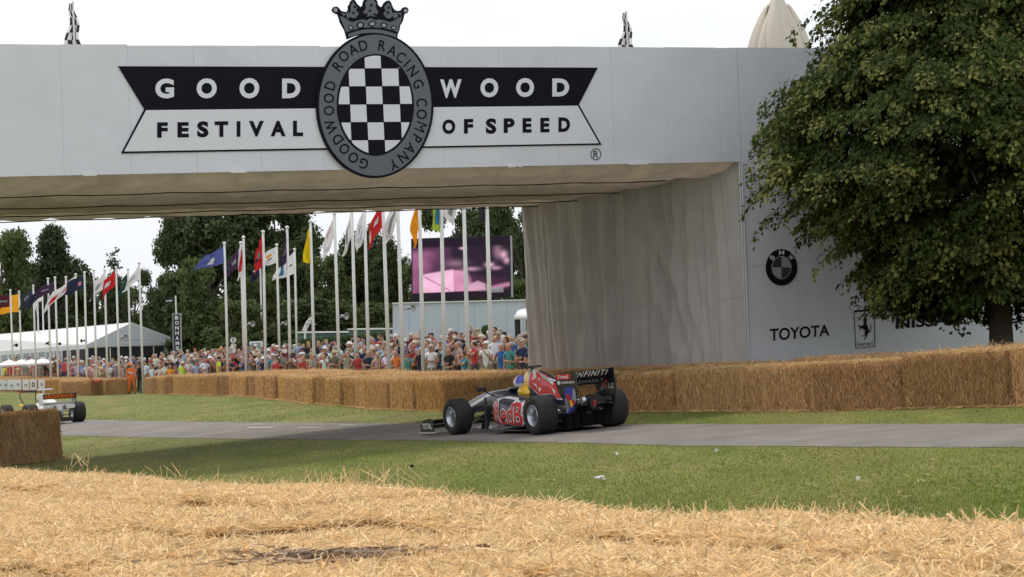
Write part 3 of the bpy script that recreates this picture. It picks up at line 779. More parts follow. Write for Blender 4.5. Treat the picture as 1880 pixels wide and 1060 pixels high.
LAND = [(-60, 'beyond the line of white boards'), (25, 'behind the first white boards'), (62, 'behind the last white boards'), (110, 'behind the silver car\'s rear wheel'), (160, 'behind the red pointed flag'), (200, 'at the end by the marshals'),
        (290, 'at the end right of the marshals'), (340, 'below the banner tower'), (400, 'below the blue triangular flag'), (450, 'below the slim purple flag'), (500, 'below the red flag with white stripe'), (560, 'below the yellow flag'),
        (620, 'below the slim white flag'), (680, 'below the red hanging flag'), (735, 'below the left edge of the grey wall'), (780, 'below the orange flag'), (830, 'below the video screen'), (890, 'behind the racing car\'s nose'), (950, 'behind the racing driver'),
        (1020, 'behind the racing car\'s engine cover'), (1090, 'behind the racing car\'s rear wing'), (1180, 'just right of the racing car'), (1260, 'below the middle of the curtain'), (1350, 'below the curtain\'s front corner'), (1470, 'below the word TOYOTA'),
        (1590, 'below the horse emblem'), (1700, 'below the word NISSAN'), (1800, 'just left of the tree trunk'), (1870, 'just right of the tree trunk'), (1990, 'past the tree'), (2150, 'far past the tree')]
def near_land(px): return min(LAND, key=lambda l: abs(l[0] - px))[1]
def uniq(lab, alts=('its left neighbour', 'third of its kind there', 'fourth of its kind there', 'fifth there', 'sixth there', 'seventh there', 'eighth there', 'ninth there', 'tenth there')):
    k = _lab_used.get(lab, 0); _lab_used[lab] = k + 1
    if k == 0: return lab
    return lab + ', ' + alts[min(k - 1, len(alts) - 1)]
def place_bale(p, ang, k, label, group, body, straw_, sc3=(1, 1, 1), tilt=0.0):
    fcol = random.uniform(.72, 1.12); fcol = (fcol, fcol * random.uniform(.93, 1.03), fcol * random.uniform(.85, 1.05), 1)
    b = obj('straw_bale', body[k % len(body)]); s = obj('loose_straw', straw_[k % len(straw_)], b); tag(s, kind='stuff'); b.color = fcol; s.color = fcol
    b.location = p; b.rotation_euler = (tilt, -math.atan(GA) * math.cos(ang), ang + (math.pi if k % 2 else 0)); b.scale = sc3
    if k % 2: b.rotation_euler[1] = math.atan(GA) * math.cos(ang)
    tag(b, label, 'straw bale', group); return b
def bale_line(pts, hs, rows, group, k0, side=1, Lb=2.42, rowname=('front-row', 'back-row', 'rear-most'), jit=0.08, step_h=0.02):
    """pts: ground points of the front foot line; bales set behind it"""
    pts = [Vector((p.x, p.y, 0)) for p in pts]
    acc = [0]
    for a, b in zip(pts, pts[1:]): acc.append(acc[-1] + (b - a).length)
    def at(s):
        for i in range(len(pts) - 1):
            if s <= acc[i + 1] or i == len(pts) - 2:
                d = (pts[i + 1] - pts[i]).normalized(); return pts[i] + d * (s - acc[i]), d
    n = int(round(acc[-1] / Lb)); k = k0
    for r in range(rows):
        for i in range(n):
            p0, _ = at(i * acc[-1] / n); p1, _ = at((i + 1) * acc[-1] / n)
            d = (p1 - p0).normalized(); nr = Vector((-d.y, d.x, 0)) * side
            ctr = (p0 + p1) / 2 + nr * (0.6 + 1.2 * r + random.uniform(-jit, jit))
            px, _y = proj(Vector((ctr.x, ctr.y, 0.6)))
            h = itp(px, hs) + step_h * r
            ang = math.atan2(d.y, d.x) + random.uniform(-0.015, 0.015)
            ctr.z = terrain(ctr.x, ctr.y) - 0.02
            lab = uniq('%s straw bale %s' % (rowname[r], near_land(px)), ('second from right', 'third from right', 'fourth from right', 'fifth from right', 'sixth from right', 'seventh from right', 'eighth from right', 'ninth from right'))
            place_bale(ctr, ang, k, lab, group, far_body, far_straw, ((p1 - p0).length / 2.42 * 0.95, 1.0, h / 0.8 * random.uniform(0.955, 1.035))); k += 1
wallpts = [G(2320, 737), G(1880, 746.5), G(1498, 755.5), G(1300, 756.5), G(1170, 756.5), G(1000, 756), G(813, 755.5), G(750, 754), G(700, 752), G(640, 746), G(566, 741), G(489, 732), G(443, 727), G(340, 725), G(268, 723)]
bale_line(wallpts, [(270, 0.84), (750, 0.79), (1000, 0.765), (1300, 0.75), (1500, 0.76), (1750, 0.82), (1900, 0.86)], 2, 'bales of the wall beyond the road', 0, side=-1)
lp = [P(232, 724, 128), P(180, 727.5, 122), P(130, 725, 126), P(60, 721, 138), P(0, 718, 150), P(-50, 715, 158)]
bale_line(lp, [(0, 0.75), (230, 0.84)], 2, 'bales of the wall left of the marshals', 3, side=-1)

# foreground bales, seen from above
nb_body = [bale_body('bale', 20 + k, M_['straw_under'], rough=0.045) for k in range(3)]
nb_straw = [bale_straw('loose_straw', 17000, 1500, (0.04, 0.26), (0.004, 0.0085), [M_['straw_pale'], M_['straw_side']], up=0.33, over=0.07) for k in range(4)]
d_ = Vector((-0.454, 0.891, 0)).normalized(); nin = Vector((-d_.y, d_.x, 0)); ed0 = Vector((2.62, 11.35, 0))
edge_h = [(-6, -0.05), (0, -0.05), (2.4, -0.08), (5, -0.15), (7.3, -0.05), (9.5, -0.13), (13, -0.14), (20, -0.13), (40, -.13)]
k = 0
rown = ('edge-row', 'second-row', 'third-row', 'fourth-row', 'fifth-row')
for r in range(5):
    for i in range(-3, 11):
        s_ = i * 2.40 + (0.9 if r % 2 else 0.0)
        c = ed0 + d_ * (s_ + 1.2) + nin * (0.6 + 1.2 * r)
        c.z = GA * c.x
        px, py = proj(c + Vector((0, 0, 0.8))); qx = [proj(c + Vector((0, 0, .8)) + d_ * a + nin * b) for a in (-1.3, 1.3) for b in (-.7, .7)]
        if c.y < 4 or max(q[0] for q in qx) < -40 or min(q[0] for q in qx) > 1920 or min(q[1] for q in qx) > 1120: continue
        dh = itp(s_ + 1.2, edge_h) + random.uniform(-0.018, 0.018)
        dark = (r == 2 and i == 0)
        ang = math.atan2(d_.y, d_.x) + random.uniform(-0.02, 0.02)
        c += nin * random.uniform(-0.03, 0.03)
        pos = 'at the right edge' if px > 1700 else 'at the left edge' if px < 150 else 'below the white litter' if 1000 < px < 1250 else 'below the racing car' if 780 < px <= 1000 else 'between both cars' if 400 < px <= 780 else 'below the brown bale' if px <= 400 else 'below the tree'
        lab = uniq('pale foreground straw bale, %s %s' % (rown[r], pos), ('one farther back', 'two farther back', 'three farther back', 'four farther back', 'five farther back', 'six farther back'))
        b = place_bale(c, ang, k, lab, 'bales of the near barrier', nb_body, nb_straw, (1.0, 1.0, (0.8 + dh) / 0.8), tilt=random.uniform(-0.015, 0.015)); k += 1
print('near bales', k)
# stray stalks blown over the grass
n = 1100; X_, Y_ = pts_in_view(n, 20, 75); kx = (~inside_track(X_, Y_)) & (np.random.default_rng(3).random(n) < .8); X_, Y_ = X_[kx], Y_[kx]; n = len(X_); a_ = rng.uniform(0, 6.28, n)
V_, F_, t_ = straws(n, np.stack([X_, Y_, GA * X_ + .038], 1), np.stack([np.cos(a_), np.sin(a_), rng.normal(0, .2, n)], 1), rng.uniform(.03, .12, n), rng.uniform(.004, .008, n))
tag(obj('stray_straw', np_mesh('stray_straw', V_, F_, [M_['straw']], tint=t_)), 'stray straw stalks scattered over the grass', 'straw', kind='stuff')
# lone brown bale standing at the left
body_b = bale_body('bale', 50, M_['bale_dark'], rough=0.05)
straw_b = bale_straw('loose_straw', 7000, 9000, (0.07, 0.28), (0.005, 0.01), [M_['straw_side'], M_['straw_brown']], side_mess=0.9)
pr = G(76, 849)
ang = math.radians(172)
dv = Vector((math.cos(ang), math.sin(ang), 0))
for kk, lab in ((0, 'lone dark brown straw bale on the grass at the left edge'),):
    c = pr + dv * 1.21 + Vector((-dv.y, dv.x, 0)) * -0.6
    c.z = GA * c.x
    b = place_bale(c, ang, 0, lab, None, [body_b], [straw_b], (1.0, 1.0, 0.97 / 0.8))
# dark matted straw showing through the near bales
for (px, py, rx, ry, n, lab) in ((600, 1024, .60, .10, 1200, 'patch of dark matted straw between the near bales, below the medallion'),):
    c = G(px, py, 0.80); th = rng.uniform(0, 6.28, n); rd_ = np.abs(rng.normal(0, .55, n)) * (1 + .4 * np.sin(th * 3 + 1) + .3 * np.sin(th * 7))
    C = np.stack([c.x + np.cos(th) * rd_ * rx, c.y + np.sin(th) * rd_ * ry * 3.4, c.z + .0 + rng.random(n) * .035], 1); a_ = rng.uniform(0, 6.28, n)
    V_, F_, t_ = straws(n, C, np.stack([np.cos(a_), np.sin(a_), rng.normal(0, .15, n)], 1), rng.uniform(.03, .12, n), rng.uniform(.006, .014, n))
    tag(obj('dark_straw', np_mesh('dark_straw', V_, F_, [mat('dark_straw', (.36, .255, .165), .7, tint=.85)], tint=t_)), lab, 'straw', kind='stuff')
# tufts of stalks standing up along the edge of the near bales
Cs = []; Ds = []; Ls_ = []
for (px, py, nn, hh) in ((705, 893, 26, .16), (585, 892, 14, .12), (640, 894, 16, .13), (480, 893, 9, .10), (300, 880, 9, .14), (365, 890, 7, .12), (760, 915, 10, .11), (980, 932, 9, .08), (1180, 944, 10, .07), (1250, 950, 12, .07), (1330, 953, 7, .06), (1430, 955, 9, .085), (1530, 955, 16, .085), (1610, 955, 9, .07), (1760, 957, 12, .06), (1840, 958, 9, .05), (860, 922, 8, .09), (30, 985, 14, .10), (340, 1030, 8, .07), (790, 995, 8, .06), (150, 858, 9, .16)):
    c = G(px, py, .76)
    for q in range(nn):
        Cs.append((c.x + random.gauss(0, .10), c.y + random.gauss(0, .08), c.z + hh * .35 + random.uniform(0, hh * .3))); Ds.append((random.gauss(0, .8), random.gauss(0, .4), 1.0)); Ls_.append(hh * random.uniform(.7, 1.35))
V_, F_, t_ = straws(len(Cs), np.array(Cs), np.array(Ds), np.array(Ls_) * 1.15, rng.uniform(.004, .008, len(Cs)), bend=.1)
tag(obj('straw_tufts', np_mesh('straw_tufts', V_, F_, [M_['straw_pale']], tint=t_)), 'loose stalks sticking up from the near bales', 'straw', kind='stuff')
# litter on the grass
for (px, py, wpx, lab) in ((1101, 885.5, 20, 'crumpled white paper lying on the grass below the racing car'), (1132, 840.5, 7, 'tiny white scrap on the grass near the road'), (1315, 834, 8, 'pale bluish scrap on the grass below the bale wall'),
                           (1576, 888, 9, 'small pale scrap on the grass below the horse emblem'), (758, 862, 8, 'dark twig on the grass left of the racing car')):
    c = G(px, py); s_ = (py - (676 - .089 * px)) / 2.0; wd = wpx / s_
    mb = MB()
    for q in range(5):
        a = random.uniform(0, 6.28); o_ = Vector((random.uniform(-.25, .25) * wd, random.uniform(-.1, .1) * wd, 0.02 + q * 0.004))
        mb.face([c + o_ + Vector((math.cos(a + t) * wd * .5 * (1 if i_ % 2 else .6), math.sin(a + t) * wd * .3, random.uniform(0.0, 0.05))) for i_, t in enumerate(np.linspace(0, 6.28, 7)[:-1])])
    o = mb.build('litter', M_['dark'] if 'twig' in lab else M_['white']); tag(o, lab, 'litter')

# ------------------------------------------------------------------ TREES
def leaves_mesh(name, C, Nrm, Ax, ln, wd, mats, mi=None, tint=None):
    n = len(C)
    Ax = Ax / (np.linalg.norm(Ax, axis=1)[:, None] + 1e-9)
    S = np.cross(Nrm, Ax); S /= np.linalg.norm(S, axis=1)[:, None] + 1e-9
    N2 = np.cross(Ax, S)
    l = ln[:, None]; w_ = wd[:, None]
    V = np.stack([C, C + Ax * l * .5 + S * w_ * .5 + N2 * w_ * .12, C + Ax * l, C + Ax * l * .5 - S * w_ * .5 + N2 * w_ * .12], 1).reshape(-1, 3)
    Fq = np.arange(n * 4).reshape(-1, 4)
    return np_mesh(name, V, Fq, mats, mi=mi, tint=np.repeat(tint, 4))
def unit(a): return a / (np.linalg.norm(a, axis=1)[:, None] + 1e-9)

def lime_tree():
    Zt = 43.0; s_ = F_PX / Zt
    base = P(1835, 640, Zt); base.z = GA * base.x
    prof = [(602, 60), (588, 130), (566, 215), (548, 270), (515, 290), (460, 298), (430, 338), (350, 430), (270, 452), (180, 415), (100, 345), (0, 312), (-100, 290), (-250, 215), (-380, 120), (-450, 20)]
    zc = lambda py: P(1835, py, Zt).z
    pz = [(zc(y), r / s_) for y, r in prof]
    pz.sort()
    Zs = np.array([a for a, b in pz]); Rs = np.array([b for a, b in pz])
    t = tag(empty('lime_tree', base), 'large dense lime tree in front of the printed wall, crown cut by the frame', 'tree')
    mb = MB(); tr = []
    for i, (z, r) in enumerate(((-0.1, 0.34), (0.3, 0.26), (1.0, 0.225), (2.0, 0.215), (3.0, 0.2), (4.5, 0.17), (6.5, 0.12), (9, 0.05))):
        tr.append((base + Vector((0.05 * math.sin(z * 1.3) - z * 0.0, 0.04 * math.cos(z), z)), r))
    mb.tube([p for p, r in tr], [r for p, r in tr], 14)
    for v in mb.b.verts: v.co += 0.025 * noise.noise_vector(v.co * Vector((4, 4, 1)))
    child(mb.build('trunk', M_['bark']), t)
    mb = MB()
    for i in range(26):
        a = i * 2.4; z = 1.7 + i * 0.24; zz = base.z + z
        rr = float(np.interp(zz + 0.6, Zs, Rs)) * 0.85
        p0 = base + Vector((0, 0, z)); p1 = p0 + Vector((math.cos(a) * rr * .45, math.sin(a) * rr * .45, 0.6)); p2 = p0 + Vector((math.cos(a + .15) * rr * .8, math.sin(a + .15) * rr * .8, 0.55)); p3 = p0 + Vector((math.cos(a + .2) * rr, math.sin(a + .2) * rr, 0.25))
        mb.tube([p0, p1, p2, p3], [0.075, 0.045, 0.025, 0.01], 6)
    child(mb.build('branches', M_['bark']), t)
    # boughs: drooping fans of leaves, pale young leaves at their outer rim, dark gaps beneath
    z0, z1 = Zs[0], Zs[-1]
    nb = 640; T = []; k = 0
    while k < nb:
        z = random.uniform(z0, z1); a = random.uniform(0, 2 * math.pi); r = float(np.interp(z, Zs, Rs))
        if random.random() > (r + 0.5) / 5.0: continue
        if math.sin(a) > 0.35 and random.random() < 0.45: continue
        nz2 = noise.noise(Vector((math.cos(a) * 3.2, math.sin(a) * 3.2, z * 1.1 + 9)))
        rr = max(.3, r * (1 + 0.11 * nz2) + random.uniform(-.75, .12))
        T.append((math.cos(a), math.sin(a), rr, z, random.uniform(.75, 1.25), max(0, min(1, random.gauss(.5, .25))))); k += 1
    T = np.array(T); m = 460; idx = np.repeat(np.arange(nb), m); n = len(idx)
    o = np.stack([T[idx, 0], T[idx, 1], np.zeros(n)], 1); side = np.stack([-o[:, 1], o[:, 0], np.zeros(n)], 1); sz = T[idx, 4]
    # five twigs per bough, spread like fingers
    fi = rng.integers(0, 7, n); fa = (fi - 3) * 0.27 + rng.normal(0, .05, n); dep = rng.random(n) ** 1.25            # 0 at the rim, 1 inside
    jit = np.array([[random.uniform(-.12, .12) for _ in range(7)] for _ in range(nb)])[idx, fi]
    L_ = sz * 1.15 * (1 - .16 * np.abs(fi - 3)) * (1 - dep) + sz * .05
    rad = T[idx, 2] - 1.0 * sz + L_ * np.cos(fa) + jit
    lat = L_ * np.sin(fa) * 1.25 + rng.normal(0, .06, n) * (1 + dep)
    pos = np.array(base)[None, :] + o * rad[:, None] + side * lat[:, None]
    pos[:, 2] = T[idx, 3] - 0.42 * L_ ** 2 - 0.25 * lat ** 2 + rng.normal(0, .055, n) + jit * .5 + .25
    # filling inside the crown, inner shade put in as a darker leaf tint
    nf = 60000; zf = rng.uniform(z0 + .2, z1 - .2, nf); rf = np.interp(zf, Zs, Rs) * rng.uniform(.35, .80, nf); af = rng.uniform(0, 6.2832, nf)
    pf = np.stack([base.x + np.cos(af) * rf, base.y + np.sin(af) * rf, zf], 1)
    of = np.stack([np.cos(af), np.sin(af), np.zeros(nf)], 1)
    pos = np.vstack([pos, pf]); o = np.vstack([o, of]); N_ = len(pos)
    zt = zc(552); keep = (pos[:, 2] > zc(612)) & ~((np.abs(pos[:, 0] - base.x) < 0.72) & (pos[:, 2] < zt) & (pos[:, 1] < base.y + 1))
    dx = pos[:, 0] - base.x; keep &= ~((dx < -1.9) & (pos[:, 2] < zc(574))); keep &= ~((dx < -.85) & (dx > -1.95) & (pos[:, 2] < zc(584) - .14 * np.sin(pos[:, 0] * 9))); keep &= ~((dx < -2.9) & (pos[:, 2] < zc(548)))
    nrm = unit(o * 0.6 + np.array([0, 0, 0.9]) + rng.normal(0, 0.4, (N_, 3)))
    ax = unit(o * 0.5 + np.array([0, 0, -0.8]) + rng.normal(0, 0.45, (N_, 3)))
    ln = rng.uniform(0.055, 0.13, N_); ln[n:] *= 1.6; wd = ln * rng.uniform(0.6, 0.85, N_)
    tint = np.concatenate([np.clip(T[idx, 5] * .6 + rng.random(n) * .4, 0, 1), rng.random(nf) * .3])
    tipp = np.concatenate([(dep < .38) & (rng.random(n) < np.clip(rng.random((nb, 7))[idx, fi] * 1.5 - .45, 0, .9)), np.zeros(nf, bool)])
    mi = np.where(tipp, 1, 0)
    dead = np.concatenate([np.repeat(rng.random(nb) < .012, m) & (dep > .2) & (rng.random(n) < .5), np.zeros(nf, bool)])
    mi = np.where(dead, 2, mi)
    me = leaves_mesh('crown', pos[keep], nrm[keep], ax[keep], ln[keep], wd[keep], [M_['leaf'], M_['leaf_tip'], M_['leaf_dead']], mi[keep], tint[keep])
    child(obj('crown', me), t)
    print('lime leaves', keep.sum())
lime_tree()

def far_tree_mesh(name, seed, lobes, m, n_leaf, low=0.0, lsz=0.024):
    """unit tree: height 1, lobes = (x,y,z,rx,rz)"""
    r = np.random.default_rng(seed); pr_ = np.array([l[3] * l[3] for l in lobes]); pr_ /= pr_.sum()
    ncl = n_leaf // 26; li = r.choice(len(lobes), ncl, p=pr_)
    L_ = np.array(lobes)[li]
    d = unit(r.normal(size=(ncl, 3))); rad = r.random(ncl) ** 0.38
    c = np.stack([L_[:, 0], L_[:, 1], L_[:, 2]], 1) + d * rad[:, None] * np.stack([L_[:, 3], L_[:, 3], L_[:, 4]], 1)
    idx = np.repeat(np.arange(ncl), 26); n = len(idx)
    pos = c[idx] + r.normal(0, 0.017, (n, 3)) * np.array([1.3, 1.3, 0.8])
    dd = d[idx]
    nrm = unit(dd * 0.8 + np.array([0, 0, 0.6]) + r.normal(0, 0.5, (n, 3))); ax = unit(dd * .4 + r.normal(0, 0.7, (n, 3)) + np.array([0, 0, -0.4]))
    ln = r.uniform(.7, 1.3, n) * lsz; tint = np.clip(np.clip(r.normal(0.5, 0.25, ncl), 0, 1)[idx] * .7 + r.random(n) * .3, 0, 1)
    k = pos[:, 2] > low
    return leaves_mesh(name, pos[k], nrm[k], ax[k], ln[k], ln[k] * .75, [m], None, tint[k])
def rl(seed, n, w_, zlo, zhi, r0, r1, narrow=0.5):
    q = random.Random(seed); out_ = []
    for i in range(n):
        z = q.uniform(zlo, zhi); ww = w_ * (1 - narrow * (z - zlo) / (zhi - zlo)); a = q.uniform(0, 6.28); d = q.random() ** .5 * ww
        rr = q.uniform(r0, r1); out_.append((d * math.cos(a), d * math.sin(a), z, rr, rr * q.uniform(.6, .95)))
    return out_
tv = [('broad', far_tree_mesh('crown', 1, rl(1, 26, 0.30, 0.22, 0.88, 0.09, 0.16), M_['far_a'], 30000, lsz=.028)),
      ('tall', far_tree_mesh('crown', 2, rl(2, 22, 0.17, 0.2, 0.93, 0.06, 0.12, 0.7), M_['far_c'], 20000)),
      ('open', far_tree_mesh('crown', 3, rl(3, 20, 0.34, 0.3, 0.9, 0.06, 0.12, 0.3), M_['far_a'], 24000)),
      ('bushy', far_tree_mesh('crown', 4, rl(4, 26, 0.36, 0.1, 0.85, 0.12, 0.2, 0.5), M_['far_b'], 32000, lsz=0.03)),
      ('cone', far_tree_mesh('crown', 5, [(0, 0, z, 0.21 * (1 - z) + 0.025, 0.07) for z in np.linspace(0.1, 0.97, 16)], M_['far_c'], 14000))]
tkm = []
for s_ in range(3):
    mb = MB(); q = random.Random(s_)
    mb.tube([(0, 0, -0.03), (0, 0, 0.25), (0.01, 0.005, 0.5), (0.0, 0.0, 0.85)], [0.03, 0.022, 0.015, 0.005], 7)
    for i in range(9):
        a = q.uniform(0, 6.28); z = q.uniform(0.25, 0.6); mb.tube([(0, 0, z), (math.cos(a) * .12, math.sin(a) * .12, z + .12), (math.cos(a) * .24, math.sin(a) * .24, z + .2)], [0.012, 0.007, 0.003], 5)
    tkm.append(mb.mesh('trunk', [M_['bark']]))
FT = [  # px, top y, half width px, Z, variant, label
    (8, 398, 70, 185, 3, 'tall dark tree at the left edge behind the long marquee roof'),
    (-60, 430, 70, 200, 0, 'dark tree almost out of the frame at the far left'),
    (62, 470, 55, 200, 0, 'dark rounded tree behind the flags between the left edge and the spiry tree'),
    (97, 412, 46, 190, 1, 'spiry thin-topped tree above the left group of flags'),
    (140, 462, 58, 200, 0, 'round dark tree right of the spiry tree, behind the left flags'),
    (190, 505, 50, 215, 3, 'low dark tree behind the marquee gable'),
    (214, 458, 30, 185, 4, 'narrow pointed tree standing above the white marquee gable'),
    (250, 510, 45, 210, 3, 'low bushy tree right of the narrow pointed tree'),
    (292, 490, 40, 200, 2, 'pale loose tree in the gap of sky right of the marquee'),
    (330, 520, 50, 190, 3, 'bushy green tree behind the banner tower'),
    (352, 368, 66, 172, 2, 'tall open-branched tree touching the bridge, left one of the big trees'),
    (432, 322, 112, 170, 0, 'largest background tree rising behind the bridge over the blue flag'),
    (512, 350, 84, 175, 2, 'big airy tree behind the dark purple flag, reaching the bridge'),
    (388, 455, 66, 150, 3, 'light green bushy tree behind the blue flag\'s pole'),
    (470, 490, 56, 152, 3, 'mid green bushy tree behind the red striped flag'),
    (545, 430, 56, 165, 0, 'dark tree behind the yellow flag'),
    (600, 452, 60, 160, 3, 'green tree behind the slim white flags'),
    (664, 412, 58, 165, 0, 'dark round-headed tree behind the red hanging flag'),
    (722, 428, 50, 160, 0, 'dark tree left of the video screen'),
    (770, 470, 48, 158, 3, 'green tree just behind the screen\'s left edge'),
    (845, 366, 76, 150, 2, 'tree with gaps of sky behind the white and lime flags'),
    (905, 352, 80, 148, 0, 'tall tree behind the right half of the screen'),
    (962, 356, 60, 140, 2, 'tree half hidden by the curtain\'s left edge'),
    (1010, 420, 60, 140, 3, 'green tree hidden behind the curtain'),
    (520, 540, 70, 150, 3, 'low dark tree behind the box sign'), (425, 540, 66, 145, 3, 'low green tree behind the round sign post'), (640, 540, 70, 150, 3, 'low dark tree behind the flat green roof'),
    (560, 545, 70, 148, 0, 'low shaded tree behind the small white mast'), (710, 545, 60, 148, 3, 'low tree behind the left end of the grey wall'),
    (300, 560, 60, 175, 3, 'low tree right behind the marquee\'s right end'), (120, 535, 66, 205, 3, 'low tree behind the marquee roof\'s middle'), (40, 535, 66, 205, 3, 'low tree behind the marquee roof\'s left end'),
    (950, 500, 60, 132, 3, 'low tree right of the video screen'), (365, 560, 56, 150, 0, 'low dark tree between the banner tower and the blue flag')]
for i, (px, ty, hw, Z, vi, lab) in enumerate(FT):
    s_ = F_PX / Z; b = P(px, 640, Z); b.z = terrain(b.x, b.y) - 0.1
    H = P(px, ty, Z).z - b.z; W = hw / s_
    kk = {0: 0.40, 1: 0.24, 2: 0.41, 3: 0.46, 4: 0.2}[vi]
    e = tag(empty('tree', b, random.uniform(0, 6.28)), lab, 'tree', 'trees behind the crowd')
    e.scale = (W / kk * 1.12, W / kk * 1.12, H)
    c = obj('crown', tv[vi][1], e); obj('trunk', tkm[i % 3], e)

# ------------------------------------------------------------------ MARQUEE and things beyond the crowd
def quad_prism(name, pts, th, m, parent):
    mb = MB(); mb.prism(pts, th); return child(mb.build(name, m), parent)
gz = lambda px, Z: terrain(P(px, 650, Z).x, Z)
mq = tag(empty('marquee', P(245, 690, 150)), 'long white marquee with grey gable end beyond the left flags', 'marquee')
ZL, ZR, ZB = 148, 153, 172
A1 = P(160, 633.5, ZL); A2 = P(333, 628, ZR); AP = P(242, 593.5, (ZL + ZR) / 2)
B1 = P(-60, 651, ZB); BP = P(-60, 620, ZB + 2); B2 = P(-20, 640, ZB + 9)
back = B1 - A1
quad_prism('roof_slope', [A1, AP, BP, B1], Vector((0, 0, 0.05)), M_['tent'], mq)
A2b = A2 + back
quad_prism('roof_slope', [AP, A2, A2b, BP], Vector((0, 0, 0.05)), M_['tent'], mq)
quad_prism('gable', [A1 + Vector((0, -.05, 0)), A2 + Vector((0, -.05, 0)), AP + Vector((0, -.05, 0))], Vector((0, 0.05, 0)), M_['tent_grey'], mq)
dz = Vector((0, 0, -0.25))
quad_prism('valance', [A1, B1, B1 + dz, A1 + dz], Vector((0.02, -0.04, 0)), M_['tent'], mq)
quad_prism('valance', [A1 + Vector((0, -.06, .02)), A2 + Vector((0, -.06, .02)), A2 + Vector((0, -.06, -.18)), A1 + Vector((0, -.06, -.18))], Vector((0, -0.04, 0)), M_['tent_grey'], mq)
for i in range(16):    # glazed side bays
    a = A1 + (B1 - A1) * (i / 16) + dz; b = A1 + (B1 - A1) * ((i + 1) / 16) + dz
    m = M_['dark'] if i < 3 else M_['glass']
    d = (b - a) * 0.06
    quad_prism('window_bay', [a + d, b - d, b - d + Vector((0, 0, -3.2)), a + d + Vector((0, 0, -3.2))], Vector((0.0, 0.05, 0)), m, mq)
    mb = MB(); mb.box((a.x, a.y - 0.03, a.z - 1.6), (0.10, 0.10, 3.2)); child(mb.build('post', M_['white']), mq)
d_f = A2 - A1
for t0, t1, m in ((0.0, 0.22, 'dark'), (0.23, 0.24, 'white'), (0.25, 0.68, 'dark'), (0.69, 0.70, 'white'), (0.71, 0.80, 'dark'), (0.81, 0.99, 'tent_grey')):  # dark sheets stand in for the shade inside the open front
    a = A1 + d_f * t0; b = A1 + d_f * t1
    quad_prism('front_bay', [a + dz, b + dz, b + Vector((0, 0, -3.4)), a + Vector((0, 0, -3.4))], Vector((0, 0.06, 0)), M_[m], mq)
mb = MB()
put_glyph(mb, 'OFFICIAL HOSPITALITY', lambda a, b: P(218 + 55 * a, lerp(626.5, 623.5, b), 148) , off=0.0)
child(mb.build('lettering', M_['sign_grey']), mq)
def horn(px, py, Z, lab, pole_px=None, facing=1, sz=1.0):
    c = P(px, py, Z); e = tag(empty('loudspeaker', c), lab, 'loudspeaker', 'horn loudspeakers on the flag poles')
    r = 6.2 / (F_PX / Z) * sz
    ax = Vector((0.75 * facing, -0.66, -0.05)).normalized(); b1 = ax.orthogonal().normalized(); b2 = ax.cross(b1)
    mb = MB(); prof = [(-1.5, .45), (-1.0, .5), (-0.95, .25), (-0.3, .35), (0.2, .6), (0.5, 1.0), (0.52, 1.0), (0.3, .7), (-0.2, .3)]
    mb.loft([[c + ax * (x * r) + (b1 * math.cos(t) + b2 * math.sin(t)) * (q * r) for t in np.linspace(0, 2 * math.pi, 17)[:-1]] for x, q in prof], cap=True)
    child(mb.build('horn', M_['dark'] if sz < 0.8 else M_['metal']), e)
    if pole_px is not None:
        p = P(pole_px, py + 1.5 * r * 0 + 3, Z); mb = MB(); mb.tube([p, c - ax * r * 1.2 + Vector((0, 0, -0.03))], 0.03, 6); mb.tube([c - ax * r * 1.2 + Vector((0, 0, -0.05)), c - ax * r * 0.8 + Vector((0, 0, .03))], 0.03, 6)
        child(mb.build('bracket', M_['metal']), e)
for (px, py, Z, pp, lab, f, sz) in ((29.5, 634, 150, 22, 'small black loudspeaker in front of the marquee, leftmost of them', 1, .55), (88, 630.5, 140, 82, 'small black loudspeaker in front of the marquee, beside the purple flag\'s pole', 1, .6), (109, 631.5, 135, 105, 'small black loudspeaker right beside the thick double pole', 1, .5), (151, 626, 135, 158, 'small black loudspeaker above the marquee\'s dark side bays', -1, .6),
                                    (229, 619.5, 124, 219, 'grey horn loudspeaker in front of the marquee gable', 1, .9), (462.5, 595, 108, 451, 'grey horn loudspeaker on the pole of the slim white flag', 1, .95), (523, 593.5, 112, 514, 'small grey loudspeaker on the pole of the white flag with orange mark', 1, .8), (634, 581, 92, 621, 'large grey horn loudspeaker right of the slim white flag\'s pole', 1, 1.1), (756, 565.5, 84, 737.5, 'large grey horn loudspeaker in front of the grey wall', 1, 1.1)):
    horn(px, py, Z, lab, pp, f, sz)
# parasols
pm = MB()
pm.loft([[(r * math.cos(a), r * math.sin(a), z) for a in np.linspace(0, 2 * math.pi, 9)[:-1]] for r, z in ((1.6, 2.05), (1.62, 2.2), (0.8, 2.5), (0.06, 2.68))], smooth=False)
pmm = pm.mesh('canopy', [M_['tent']])
pm = MB(); pm.tube([(0, 0, 0), (0, 0, 2.6)], 0.03, 6); psm = pm.mesh('stem', [M_['pole']])
for px, py, Z, lab in ((17, 663, 142, 'white parasol behind the crowd, leftmost of the row'), (40, 662, 146, 'white parasol second from the left of the row'), (58, 661.5, 146, 'white parasol third from the left of the row'), (78, 660, 146, 'white parasol at the right end of the row')):
    p = P(px, py, Z); e = tag(empty('parasol', (p.x, p.y, p.z - 1.6)), lab, 'parasol', 'white parasols behind the left crowd'); e.scale = (.48, .48, .62)
    obj('canopy', pmm, e); obj('stem', psm, e)

